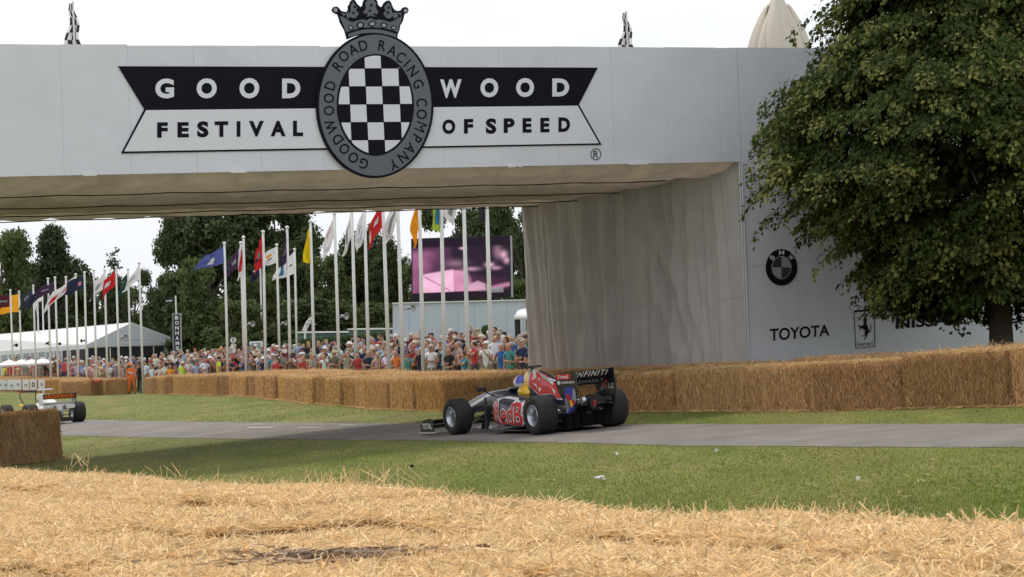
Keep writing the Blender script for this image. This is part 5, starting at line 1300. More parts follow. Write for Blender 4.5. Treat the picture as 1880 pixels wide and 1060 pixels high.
# ------------------------------------------------------------------ PEOPLE
def person_mesh(name, arms, mats, lean=0.0, legs=0, stout=1.0, tall=1.0):
    """one continuous body; faces -Y. arms: ((elbow, wrist, hand) for the left, same for the right)"""
    bm = bmesh.new(); sk = bm.verts.layers.skin.verify(); vs = {}; bones = []
    def v(k, p, r, root=False):
        q = Vector(p); q.y -= lean * max(0, q.z - 0.95) ; q.z *= tall
        a = bm.verts.new(q); a[sk].radius = (r[0], r[1]) if isinstance(r, tuple) else (r, r); a[sk].use_root = root; vs[k] = a; return a
    def e(a, b, t): bm.edges.new((vs[a], vs[b])); bones.append((vs[a].co.copy(), vs[b].co.copy(), t))
    st = stout
    v('pel', (0, 0, .95), (.155 * st, .12 * st), True); v('wai', (0, .0, 1.10), (.14 * st, .115 * st)); v('che', (0, .0, 1.30), (.165 * st, .12)); v('nb', (0, 0.01, 1.44), (.09, .08)); v('nk', (0, 0, 1.50), .055)
    v('ch', (0, -.015, 1.575), (.075, .085)); v('hd', (0, -.01, 1.655), (.085, .10)); v('tp', (0, .0, 1.72), (.06, .075))
    e('pel', 'wai', 'b'); e('wai', 'che', 'b'); e('che', 'nb', 'b'); e('nb', 'nk', 's'); e('nk', 'ch', 's'); e('ch', 'hd', 's'); e('hd', 'tp', 's')
    v('ns', (0, -.115, 1.60), .014); e('ch', 'ns', 's')
    for s, (el, wr, ha) in zip((1, -1), arms):
        k = 'l' if s > 0 else 'r'
        v(k + 's', (s * .17, 0, 1.41), .062); v(k + 'u', (s * .20 + (el[0] * s - s * .20) * .4, el[1] * .4, 1.40 + (el[2] - 1.40) * .4), .054); v(k + 'e', (s * el[0], el[1], el[2]), .042)
        v(k + 'w', (s * wr[0], wr[1], wr[2]), .031); v(k + 'h', (s * ha[0], ha[1], ha[2]), (.038, .022))
        e('nb', k + 's', 'b'); e(k + 's', k + 'u', 'b'); e(k + 'u', k + 'e', 'b' if legs == 2 else 's'); e(k + 'e', k + 'w', 'b' if legs == 2 else 's'); e(k + 'w', k + 'h', 's')
        d = (vs[k + 'h'].co - vs[k + 'w'].co).normalized()
        v(k + 'f', tuple(Vector((vs[k + 'h'].co.x, vs[k + 'h'].co.y + lean * (max(0, vs[k + 'h'].co.z - .95)), vs[k + 'h'].co.z / tall)) + d * .07), (.026, .014)); e(k + 'h', k + 'f', 's')
        sp = .0 if legs == 0 else .03
        v(k + 'p', (s * .10, 0, .88), .088); v(k + 'k', (s * (.11 + sp), -.02, .50), .062); v(k + 'a', (s * (.12 + sp * 2), .02, .10), .042); v(k + 't', (s * (.14 + sp * 2), -.15, .045), (.042, .032))
        e('pel', k + 'p', 't'); e(k + 'p', k + 'k', 't'); e(k + 'k', k + 'a', 't'); e(k + 'a', k + 't', 'f')
    me = bpy.data.meshes.new('tmp'); bm.to_mesh(me); bm.free()
    o = bpy.data.objects.new('tmp', me); col.objects.link(o)
    m1 = o.modifiers.new('sk', 'SKIN'); m1.use_smooth_shade = True
    m2 = o.modifiers.new('ss', 'SUBSURF'); m2.levels = 1; m2.render_levels = 1
    dg = bpy.context.evaluated_depsgraph_get(); res = bpy.data.meshes.new_from_object(o.evaluated_get(dg)); res.name = name
    bpy.data.objects.remove(o); bpy.data.meshes.remove(me)
    res.materials.clear()
    for m in mats: res.materials.append(m)
    ix = {'b': 0, 's': 1, 't': 2, 'f': 3}
    for p in res.polygons:
        c = p.center; best = None
        for a, b, t in bones:
            ab = b - a; u_ = max(0, min(1, (c - a).dot(ab) / max(ab.length_squared, 1e-9))); dd = (c - (a + ab * u_)).length
            if best is None or dd < best[0]: best = (dd, t)
        t = best[1]
        if t == 's' and c.z > 1.0 and abs(c.x) < .13 and c.z < 1.47 * tall and abs(c.y) < .1: t = 'b'
        p.material_index = ix[t]; p.use_smooth = True
    return res
shoe = mat('shoe', (0.03, 0.025, 0.02), .7)
ARM = {'down': ((.25, .02, 1.13), (.27, -.05, .88), (.27, -.07, .80)), 'fold': ((.25, -.02, 1.14), (.05, -.21, 1.17), (-.05, -.20, 1.19)), 'cam': ((.24, -.20, 1.28), (.10, -.27, 1.55), (.06, -.20, 1.60)), 'hip': ((.38, .06, 1.16), (.22, -.05, 1.0), (.18, -.09, .99)),
       'up': ((.30, -.12, 1.55), (.20, -.22, 1.80), (.18, -.22, 1.88)), 'phone': ((.24, -.12, 1.18), (.14, -.33, 1.36), (.10, -.36, 1.43)), 'front': ((.25, -.04, 1.14), (.16, -.26, 1.06), (.09, -.30, 1.06)), 'point': ((.42, -.14, 1.36), (.60, -.30, 1.40), (.66, -.35, 1.41))}
PM = []
combos = [('down', 'down', .0, 'a'), ('fold', 'fold', .03, 'b'), ('cam', 'cam', .02, 'a'), ('hip', 'down', .0, 'b'), ('up', 'cam', .02, 'a'), ('phone', 'phone', .06, 'b'), ('front', 'fold', .08, 'a'), ('down', 'phone', .04, 'b'), ('cam', 'hip', .0, 'b'), ('fold', 'down', .12, 'a')]
for i, (l, r, ln_, t) in enumerate(combos):
    PM.append(person_mesh('body', (ARM[l], ARM[r]), [M_['cloth'], M_['skin'], M_['trouser_' + t], shoe], lean=ln_, stout=random.uniform(.92, 1.15)))
def head_piece(kind):
    mb = MB()
    if kind in ('hair', 'long'):
        mb.sphere((0, 0.018, 1.668), .1, 12, 8, (.96, 1.08, .92))
        if kind == 'long': mb.sphere((0, 0.06, 1.57), .085, 10, 8, (1.0, .7, 1.5))
        for v in list(mb.b.verts):
            if v.co.y < -.03 and v.co.z < 1.665: v.co.y = -.03 + (v.co.y + .03) * .2
    elif kind == 'cap':
        mb.sphere((0, 0.008, 1.69), .102, 12, 8, (.95, 1.08, .75)); mb.box((0, -.135, 1.685), (.14, .11, .014))
    else:
        mb.loft([[(r * math.cos(a) * .95, r * math.sin(a) * 1.05, z) for a in np.linspace(0, 6.283, 13)[:-1]] for r, z in ((.19, 1.665), (.185, 1.68), (.11, 1.69), (.10, 1.745), (.06, 1.775), (.01, 1.78))])
    return mb.mesh(kind, [M_['cloth']])
HP = {k: head_piece(k) for k in ('hair', 'long', 'cap', 'hat')}
HP['hair'].name = 'hair'
COLS = [('white', (.74, .74, .74), 24), ('pale blue', (.32, .42, .60), 8), ('pink', (.60, .32, .34), 7), ('red', (.50, .045, .05), 7), ('navy', (.02, .028, .07), 12), ('black', (.018, .018, .02), 10), ('grey', (.24, .25, .27), 10), ('blue', (.04, .12, .42), 5), ('maroon', (.17, .03, .045), 4),
        ('beige', (.48, .39, .28), 7), ('teal', (.06, .28, .30), 3), ('lilac', (.38, .32, .52), 4), ('orange', (.75, .20, .04), 2), ('yellow', (.72, .50, .06), 2), ('olive', (.16, .17, .07), 3), ('brown', (.14, .08, .05), 4), ('cream', (.66, .60, .48), 6), ('green', (.04, .18, .08), 2)]
CW = [c[2] for c in COLS]
HCOL = [('brown', (.07, .035, .02)), ('dark', (.015, .012, .01)), ('grey', (.32, .31, .30)), ('blond', (.42, .28, .12))]
CAPC = [('white', (.75, .75, .75)), ('white', (.7, .7, .7)), ('navy', (.02, .03, .08)), ('red', (.40, .05, .05)), ('grey', (.3, .3, .3)), ('khaki', (.36, .31, .20)), ('black', (.02, .02, .02)), ('cream', (.62, .56, .42))]
CL = [(20, 'left of the leftmost flag pole'), (48, 'between the amber and slate flags\' poles'), (84, 'in front of the last parasol'), (113, 'beside the thick double pole'), (146, 'below the pink-marked white flag'), (180, 'below the marquee\'s left gable corner'), (205, 'between the white and red flags\' poles'), (228, 'just left of the marshals'), (262, 'behind the marshals'),
      (290, 'just right of the marshals'), (322, 'below the banner tower'), (352, 'right of the banner tower'), (385, 'left of the blue flag\'s pole'), (428, 'below the round sign'), (470, 'below the teal box sign'), (505, 'right of the box sign'), (550, 'left of the yellow flag\'s pole'), (596, 'right of the yellow flag\'s pole'), (638, 'below the big horn loudspeaker'),
      (665, 'left of the red hanging flag'), (695, 'by the red hanging flag\'s pole'), (727, 'below the grey wall\'s left end'), (758, 'left of the orange flag\'s pole'), (796, 'before the tall speaker cabinet'), (838, 'right of the lime flag\'s pole'), (880, 'left of the rightmost pole'), (918, 'right of the rightmost pole'), (950, 'before the canopy post'), (980, 'at the curtain\'s edge')]
RW = ['front row', 'second row', 'third row', 'fourth row', 'back row', 'on the stand']
pseen = set(); npers = 0
def spectator(px, row, hd_y=None, colr=None, head=None, pose=None, extra=None, zoff=0.0, Zs=None, lab=None, sc_=1.0):
    global npers
    Z = (F_PX / crowd_s(px)) + row * ROWD if Zs is None else Zs
    for att in range(60):
        cn, cc, _w = colr if colr else random.choices(COLS, CW)[0]
        hk = head if head else random.choices(['hair', 'long', 'cap', 'hat'], [50, 12, 26, 12])[0]
        hn, hc = random.choice(HCOL) if hk in ('hair', 'long') else random.choice(CAPC)
        if isinstance(hk, tuple): hk, hn, hc = hk
        hs = {'hair': hn + ' hair', 'long': 'long ' + hn + ' hair', 'cap': hn + ' cap', 'hat': hn + ' hat'}[hk]
        near_ = min(CL, key=lambda l: abs(l[0] - px))[1]
        L_ = lab or 'person in %s top, %s, %s %s' % (cn, hs, RW[min(row if isinstance(row, int) else 5, 5)], near_)
        if L_ not in pseen: break
    pseen.add(L_)
    hy = (crowd_head(px, row) if hd_y is None else hd_y)
    p = P(px, hy, Z); ht = random.uniform(.95, 1.05) * sc_
    k = random.choice((0, 1, 2, 3, 5, 6, 7, 8, 9, 2, 6, 1, 4 if random.random() < .4 else 0)) if pose is None else pose
    b = obj('person', PM[k]); b.location = (p.x, Z, p.z - 1.74 * ht + zoff + random.gauss(0, .05)); b.rotation_euler = (0, 0, random.gauss(-0.35, .45)); b.scale = (ht, ht, ht)
    b.color = (*[min(1, max(0, x * random.uniform(.8, 1.15))) for x in cc], 1)
    h = obj(hk if hk not in ('long',) else 'hair', HP[hk], b); h.color = (*hc, 1)
    tag(b, L_, 'person', 'spectators behind the straw bales'); npers += 1
    return b
CD = {c[0]: c for c in COLS}
# the people one can pick out
spectator(791, 0, 636, CD['white'], ('cap', 'khaki', (.42, .36, .22)), 1); spectator(870, 0, 626, CD['red'], ('hair', 'brown', (.07, .035, .02)), 2); spectator(893, 0, 629, CD['white'], ('cap', 'white', (.75, .75, .75)), 5)
spectator(921, 0, 630, CD['blue'], ('hair', 'grey', (.32, .31, .3)), 7); spectator(937, 0, 627, CD['teal'], ('hair', 'grey', (.32, .31, .3)), 9); spectator(960, 0, 622, CD['navy'], ('cap', 'khaki', (.36, .31, .2)), 6); spectator(978, 0, 624, CD['navy'], ('hair', 'brown', (.1, .06, .04)), 1)
spectator(852, 0, 640, CD['teal'], ('hair', 'dark', (.02, .015, .01)), 2); spectator(826, 0, 637, CD['black'], ('hair', 'brown', (.12, .07, .04)), 6); spectator(614, 0, 645, CD['olive'], ('hat', 'khaki', (.45, .4, .25)), 1); spectator(509, 0, 652, CD['red'], ('hair', 'brown', (.05, .03, .02)), 3)
spectator(401, 0, 655, ('hi-vis yellow', (.55, .85, .04), 1), ('cap', 'black', (.02, .02, .02)), 0, lab='person in hi-vis yellow vest and dark cap left of the blue flag\'s pole')
spectator(335, 0, 662, ('hi-vis yellow', (.55, .85, .04), 1), ('hat', 'cream', (.6, .55, .4)), 3, lab='person in yellow hi-vis vest and pale hat right of the marshals')
spectator(8, 0, 669, ('hi-vis yellow', (.75, .80, .04), 1), ('cap', 'red', (.5, .06, .04)), 0, lab='person in yellow hi-vis jacket at the left edge of the picture')
spectator(312, 0, 668, ('orange', (.8, .28, .03), 1), ('hair', 'brown', (.1, .05, .03)), 1, lab='person in orange top bending, right of the marshals')
for x in (268, 279, 293, 302): spectator(x, 0, 667 + random.uniform(-2, 3), CD['white'], None, None)
spectator(285, 2, 650, CD['white'], ('hair', 'grey', (.4, .4, .4)), 3, Zs=126)
spectator(119, 0, 661, CD['red'], ('hair', 'brown', (.05, .03, .02)), 0)
done = [791, 870, 893, 921, 937, 960, 978, 852, 826, 614, 509, 401, 335, 8, 312, 268, 279, 293, 302, 119]
for row in range(5):
    x = 12.0 + random.uniform(0, 8)
    while x < 990:
        s_ = crowd_s(x); step = s_ * (0.50 if row else 0.44) * random.uniform(.75, 1.3)
        if x > 330 or row < 4 or random.random() < .6:
            if not (row == 0 and any(abs(x - d) < s_ * .30 for d in done)) and not (266 < x < 300 and row < 1):
                if npers < 292 and random.random() < (1, .95, .9, .8, .6)[row]: spectator(x, row)
        x += step
for (x, y) in ((774, 609), (790, 613), (846, 606), (877, 606), (905, 611), (970, 607), (765, 620), (908, 604)):
    spectator(x, 5.5, y, None, None, None, Zs=91)
# the rest of the crowd, too many and too small to pick apart
def joined_crowd(n):
    Vs = []; Fs = []; Cs = []; off = 0; tr = [(.035, .045, .075), (.28, .23, .16), (.05, .05, .05)]
    base = []
    for m_ in (PM[0], PM[1], PM[2], PM[3], PM[6], PM[9]):
        v = np.zeros(len(m_.vertices) * 3, dtype=np.float32); m_.vertices.foreach_get('co', v); v = v.reshape(-1, 3)
        f = np.array([list(p.vertices) + ([p.vertices[0]] if len(p.vertices) == 3 else []) for p in m_.polygons if len(p.vertices) in (3, 4)])
        mi = np.array([p.material_index for p in m_.polygons if len(p.vertices) in (3, 4)]); k_ = f[:, 2] != f[:, 0]; ok = f[:, 3] != f[:, 0]
        base.append((v, f[ok], mi[ok]))
    for i in range(n):
        px = random.uniform(8, 985); row = random.uniform(1.2, 6.2); Z = F_PX / crowd_s(px) + row * ROWD; p = P(px, crowd_head(px, row), Z)
        v, f, mi = random.choice(base); ht = random.uniform(.95, 1.04); a_ = random.gauss(-.3, .5); c_, s_ = math.cos(a_), math.sin(a_)
        w_ = np.stack([v[:, 0] * c_ - v[:, 1] * s_, v[:, 0] * s_ + v[:, 1] * c_, v[:, 2]], 1) * ht + np.array([p.x, p.y, p.z - 1.74 * ht + random.gauss(0, .05)])
        cc = random.choices(COLS[:10], CW[:10])[0][1]; hair = random.choice(HCOL + CAPC)[1]
        pal = np.array([cc, (.46, .25, .17), random.choice(tr), (.03, .03, .03)])
        cv = np.zeros((len(v), 4)); cv[:, 3] = 1; cv[:, :3] = cc
        for k in range(3, -1, -1):
            cv[f[mi == k].ravel(), :3] = pal[k]
        top = (v[:, 2] > 1.64) & (v[:, 1] > -.2); cv[top, :3] = hair; cv[(v[:, 2] > 1.58) & (v[:, 1] > .02) & (np.abs(v[:, 0]) < .12), :3] = hair
        Vs.append(w_); Fs.append(f + off); Cs.append(cv); off += len(v)
    return np_mesh('crowd', np.vstack(Vs), np.vstack(Fs), [mat('crowd_paint', (1, 1, 1), .85, paint=True)], corner_col=np.vstack(Cs), smooth=True)
tag(obj('crowd', joined_crowd(190)), 'dense crowd filling the rows between and behind the nearer spectators', 'crowd', kind='stuff')
print('persons', npers)
# marshals in the gap between the bales
mo = mat('orange_overall', (0.82, 0.17, 0.02), .8, var=.08, vscale=8); mk_ = mat('black_clothes', (0.015, 0.015, 0.02), .8)
def marshal(px, top, foot, Z, arms, m, hat, hatc, lab, rz):
    a = P(px, top, Z); f = P(px, foot, Z); ht = (a.z - f.z) / 1.76
    me = person_mesh('body', arms, [m, M_['skin'], m, shoe], legs=2)
    b = obj('person', me); b.location = (f.x, f.y, f.z); b.scale = (ht,) * 3; b.rotation_euler = (0, 0, rz); tag(b, lab, 'person')
    h = obj(hat, HP[hat], b); h.color = (*hatc, 1); return b
mar = marshal(242.5, 667, 724, 124, (ARM['down'], ARM['down']), mo, 'hat', (.85, .22, .05), 'marshal in orange overalls and orange hat standing between the bales', 0.1)
mb = MB(); mb.box((0, -.115, 1.2), (.2, .03, .05)); o = mb.build('badge', M_['white'], mar)
mar2 = marshal(258.5, 668, 722, 125, (ARM['cam'], ARM['cam']), mk_, 'hair', (.03, .02, .015), 'person in black standing right of the orange marshal, hands raised to the face', 0.5)
mb = MB(); mb.box((0, -.22, 1.60), (.15, .09, .10)); mb.tube([(0, -.26, 1.60), (0, -.38, 1.60)], .04, 10)
o = mb.build('photo_camera', M_['dark']); o.location = mar2.location; o.rotation_euler = mar2.rotation_euler; o.scale = mar2.scale; tag(o, 'black camera held up by the person in black beside the orange marshal', 'camera')

# ------------------------------------------------------------------ RACING CARS
def car_root(name, contact, ylat, heading, label, GA=GA):
    h = R(heading)
    fwd = Vector((-math.sin(h), math.cos(h), 0)); fwd.z = GA * fwd.x; fwd.normalize()
    lf = Vector((-math.cos(h), -math.sin(h), 0)); lf.z = GA * lf.x; lf = (lf - fwd * lf.dot(fwd)).normalized()
    upv = fwd.cross(lf)
    o = contact - lf * ylat + Vector((0, 0, 0.022))
    M = Matrix((fwd, lf, upv)).transposed().to_4x4(); M.translation = o
    e = empty(name); e.matrix_world = M; tag(e, label, 'racing car'); return e
def sec(x, w_, z0, z1, e=0.55, n=20, wt=1.0, yc=0.0, zb=None):
    out_ = []
    for k in range(n):
        a = 2 * math.pi * (k + .5) / n; c, s = math.cos(a), math.sin(a)
        ww = w_ * (lerp(1, wt, (s + 1) / 2))
        out_.append(Vector((x, yc + ww * math.copysign(abs(c) ** e, c), (z0 + z1) / 2 + (z1 - z0) / 2 * math.copysign(abs(s) ** e, s))))
    return out_
def lathe_y(mb, prof, c, n=36, smooth=True):
    rr = [[Vector((c[0] + r * math.cos(a), c[1] + y, c[2] + r * math.sin(a))) for a in np.linspace(0, 2 * math.pi, n + 1)[:-1]] for y, r in prof]
    mb.loft(rr, cap=False, smooth=smooth)
navy = mat('car_navy', (0.010, 0.014, 0.040), .35, coat=.35, spec=.3); carbon = mat('carbon', (0.012, 0.012, 0.014), .35, var=.2, coat=.3)
rubber = mat('tyre_rubber', (0.028, 0.027, 0.028), .75, var=.2, vscale=8, bump=.15, bscale=60, spec=.3); rimm = mat('rim_metal', (0.55, 0.57, 0.62), .3, metal=.85)
rimd = mat('rim_dark', (0.12, 0.12, 0.14), .4, metal=.5); gold = mat('sidewall_print', (0.16, 0.13, 0.05), .7); redp = mat('car_red', (0.62, 0.02, 0.03), .35, coat=.5); yelp = mat('car_yellow', (0.85, 0.50, 0.02), .35, coat=.5)
whp = mat('car_white', (0.75, 0.74, 0.74), .35, coat=.5); silv = mat('car_silver', (0.55, 0.57, 0.62), .25, metal=.6); blup = mat('car_blue', (0.03, 0.05, 0.33), .3, coat=.5); orap = mat('car_orange', (0.75, 0.16, 0.02), .4); greyp = mat('car_grey', (0.13, 0.135, 0.15), .4)
dk_ = mat('matt_black', (.006, .006, .007), .8, spec=.1)
def wheel(root, x, y, r, w_, side, rimr=.19, spokes=10, steer=0):
    mb = MB(); h = w_ / 2; s = side
    prof = [(-h * .86, rimr), (-h * .97, r * .70), (-h * .96, r * .90), (-h * .80, r * .985), (-h * .4, r), (h * .4, r), (h * .80, r * .985), (h * .96, r * .90), (h * .97, r * .70), (h * .86, rimr)]
    lathe_y(mb, prof, (0, 0, 0), 44)
    wh = obj('wheel', mb.mesh('wheel', [rubber]), root); wh.location = (x, y, r)
    mb = MB()
    lathe_y(mb, [(s * h * .88, rimr + .004), (s * h * .93, rimr * .985), (s * h * .86, rimr * .93), (s * h * .1, rimr * .80), (-s * h * .1, rimr * .75), (-s * h * .8, rimr * .9), (-s * h * .88, rimr)], (0, 0, 0), 36)
    obj('rim', mb.mesh('rim', [rimm]), wh)
    mb = MB()
    lathe_y(mb, [(-s * h * .12, rimr * .76), (-s * h * .10, .02)], (0, 0, 0), 24); 
    for k in range(spokes):
        a = 2 * math.pi * k / spokes
        p = Vector((math.cos(a), 0, math.sin(a))); mb.tube([p * .035 + Vector((0, s * h * .35, 0)), p * rimr * .8 + Vector((0, s * h * .02, 0))], [.011, .009], 5)
    lathe_y(mb, [(s * h * .1, .05), (s * h * .5, .042), (s * h * .55, .03), (s * h * .55, .0)], (0, 0, 0), 16)
    obj('spokes', mb.mesh('spokes', [rimd]), wh)
    mb = MB()   # printed lettering arcs on the sidewall
    for a0, a1 in ((.5, 1.6),):
        aa = np.linspace(a0, a1, 12)
        for k in range(11):
            if k in (5,): continue
            mb.face([Vector((rr_ * math.cos(t), s * (h * .975 + .0015), rr_ * math.sin(t))) for rr_, t in ((r * .74, aa[k]), (r * .74, aa[k + 1] - .03), (r * .84, aa[k + 1] - .03), (r * .84, aa[k]))])
    obj('sidewall_print', mb.mesh('sidewall_print', [gold], fix=False), wh)
    return wh
def airfoil(mb, x0, x1, z0, z1, y0, y1, th=.02, camber=.03, n=8):
    top = []; bot = []
    for k in range(n + 1):
        t = k / n; x = lerp(x0, x1, t); z = lerp(z0, z1, t) - camber * 4 * t * (1 - t); hh = th * math.sqrt(max(0, 1 - (2 * t - .7) ** 2 / 1.7)) + .002
        top.append((x, z + hh)); bot.append((x, z - hh))
    ring = top + bot[::-1]
    mb.loft([[Vector((x, y, z)) for x, z in ring] for y in (y0, y1)], smooth=False)
def plate(mb, pts, y, th=.012): mb.prism([Vector((x, y, z)) for x, z in pts], Vector((0, th, 0)))
def bvh_of(me): return BVHTree.FromPolygons([v.co[:] for v in me.vertices], [tuple(p.vertices) for p in me.polygons])
def onto(bv, x, z, fallback, off=.004):
    h = bv.ray_cast(Vector((x, 2, z)), Vector((0, -1, 0)))
    return Vector((x, (h[0].y if h[0] is not None else fallback) + off, z))

c1 = car_root('racing_car', G(996, 800), 0.71, 28.4, 'dark blue racing car with red bull on its engine cover, driving away on the road')
for x, y, r, w_, s in ((0, .71, .338, .375, 1), (0, -.71, .338, .375, -1), (3.12, .735, .332, .33, 1), (3.12, -.735, .332, .33, -1)): wheel(c1, x, y, r, w_, s, .185)
# chassis and nose
mb = MB()
S = [(4.32, .07, .30, .38), (4.2, .11, .29, .43), (3.9, .15, .33, .56), (3.5, .18, .36, .66), (3.1, .205, .36, .725), (2.7, .24, .30, .755), (2.3, .29, .16, .765), (2.05, .33, .09, .735), (1.6, .36, .07, .70), (1.1, .33, .07, .66), (.7, .26, .07, .55)]
mb.loft([sec(x, w_, z0, z1, .6, 22, .8) for x, w_, z0, z1 in S])
chassis = mb.build('chassis', navy, c1)
mb = MB()
S = [(1.98, .60, .17, .60), (1.9, .68, .13, .65), (1.6, .72, .10, .675), (1.2, .72, .09, .64), (.85, .71, .09, .59), (.6, .62, .09, .52), (.4, .45, .09, .46), (.2, .32, .10, .40), (-.1, .18, .12, .34)]
mb.loft([sec(x, w_, z0, z1, .45, 28, .88) for x, w_, z0, z1 in S])
pod = mb.build('sidepods', navy, c1); bvp = bvh_of(pod.data)
mb = MB()
S = [(1.66, .10, .66, 1.00), (1.60, .13, .62, 1.06), (1.42, .14, .56, 1.09), (1.15, .135, .50, 1.07), (.85, .12, .45, .985), (.5, .10, .40, .85), (.15, .08, .34, .68), (-.2, .06, .30, .52), (-.45, .05, .28, .42)]
mb.loft([sec(x, w_, z0, z1, .6, 22, .75) for x, w_, z0, z1 in S])
cov_me = mb.mesh('engine_cover', [navy, yelp])
for p in cov_me.polygons:
    if p.center.x > 1.38: p.material_index = 1
cover = obj('engine_cover', cov_me, c1); bvc = bvh_of(cov_me)
mb = MB(); mb.loft([sec(x, w_, z0, z1, .7, 14) for x, w_, z0, z1 in ((1.655, .07, .86, .97), (1.67, .075, .86, .98))]); mb.build('air_intake', carbon, c1)
mb = MB()   # rounded head rest shoulders in yellow
mb.loft([sec(x, w_, z0, z1, .8, 16) for x, w_, z0, z1 in ((1.80, .16, .62, .76), (1.7, .20, .60, .82), (1.5, .20, .58, .82), (1.38, .15, .58, .74))]); mb.build('head_rest', yelp, c1)
mb = MB(); mb.loft([[Vector((1.95 + .33 * math.cos(a) * k, .20 * math.sin(a) * k, z)) for a in np.linspace(0, 6.283, 21)[:-1]] for k, z in ((1.0, .755), (1.02, .79), (.9, .80), (.86, .765))]); mb.build('cockpit_rim', carbon, c1)
mb = MB(); mb.tube([(1.45, 0, 1.07), (1.45, 0, 1.13)], .03, 8); mb.box((1.45, 0, 1.145), (.07, .36, .04)); mb.build('camera_pod', carbon, c1, bevel=.006)
# red bull silhouette with white outline
def side_decal(bv, pts, m, name, off, fb=.1, sub=6):
    mb = MB(); n = len(pts); q = []
    for i in range(n):
        a, b = pts[i], pts[(i + 1) % n]
        for k in range(3): q.append((lerp(a[0], b[0], k / 3), lerp(a[1], b[1], k / 3)))
    f = mb.face([Vector((x, 0, z)) for x, z in q])
    bmesh.ops.triangulate(mb.b, faces=mb.b.faces)
    bmesh.ops.subdivide_edges(mb.b, edges=mb.b.edges, cuts=2, use_grid_fill=True)
    for v in mb.b.verts: v.co = onto(bv, v.co.x, v.co.z, fb, off)
    return mb.build(name, m, c1)
bull = [(1.36, 1.02), (1.2, 1.075), (1.08, 1.06), (.75, .94), (.52, .83), (.36, .76), (.34, .56), (.52, .58), (.62, .66), (.70, .74), (.84, .77), (.93, .72), (1.04, .63), (1.14, .70), (1.20, .76), (1.32, .78), (1.40, .86)]
cxb = sum(p[0] for p in bull) / len(bull); czb = sum(p[1] for p in bull) / len(bull)
side_decal(bvc, [(cxb + (x - cxb) * 1.08, czb + (z - czb) * 1.10) for x, z in bull], whp, 'bull_outline', .005)
side_decal(bvc, bull, redp, 'bull_mark', .009)
for q in ([(1.22, .97), (1.16, .99), (1.20, .93), (1.26, .91)], [(1.02, .99), (.95, 1.01), (1.0, .93), (1.06, .90)], [(1.24, .86), (1.12, .84), (1.08, .74), (1.14, .80)], [(1.02, .78), (.95, .76), (1.03, .69), (1.06, .74)], [(.60, .76), (.50, .70), (.52, .63), (.58, .70)]):
    side_decal(bvc, q, whp, 'bull_highlight', .013)
# lettering on the sidepod: white halo, red letters
for off, m, nm, ht in ((.055, whp, 'lettering_outline', .008), (.012, redp, 'lettering', .016)):
    mb = MB(); k = off * .55 if nm != 'lettering' else 0
    mb2 = MB()
    e_ = .025 if nm != 'lettering' else 0
    put_glyph(mb, 'RedBull', lambda a, b: Vector((lerp(1.82 + e_, .34 - e_, a), 0, lerp(.17 - e_, .58 + e_, b) - .05 * a)), off=off, spacing=.95)
    bmesh.ops.triangulate(mb.b, faces=mb.b.faces); bmesh.ops.subdivide_edges(mb.b, edges=mb.b.edges, cuts=3, use_grid_fill=True)
    for v in mb.b.verts: v.co = onto(bvp, v.co.x, v.co.z, .7, ht)
    mb.build(nm, m, c1)
side_decal(bvp, [(1.9, .60), (1.6, .635), (1.2, .60), (.9, .53), (.9, .545), (1.2, .625), (1.6, .66), (1.9, .63)], whp, 'pinstripe', .006)
for q in range(7):   # louvres
    x = 1.5 - q * .11; side_decal(bvp, [(x, .56), (x - .03, .60), (x - .05, .60), (x - .02, .56)], silv, 'louvre', .005)
mb = MB(); mb.loft([sec(x, w_, z0, z1, .5, 16) for x, w_, z0, z1 in ((2.5, .10, .05, .07), (2.2, .3, .05, .075), (1.95, .70, .045, .08), (.5, .72, .045, .08), (.2, .55, .05, .085), (-.1, .5, .06, .12))]); mb.build('floor', carbon, c1)
mb = MB(); mb.box((1.4, 0, .035), (2.4, .3, .03)); mb.build('plank', mat('plank', (.12, .08, .05), .8), c1)
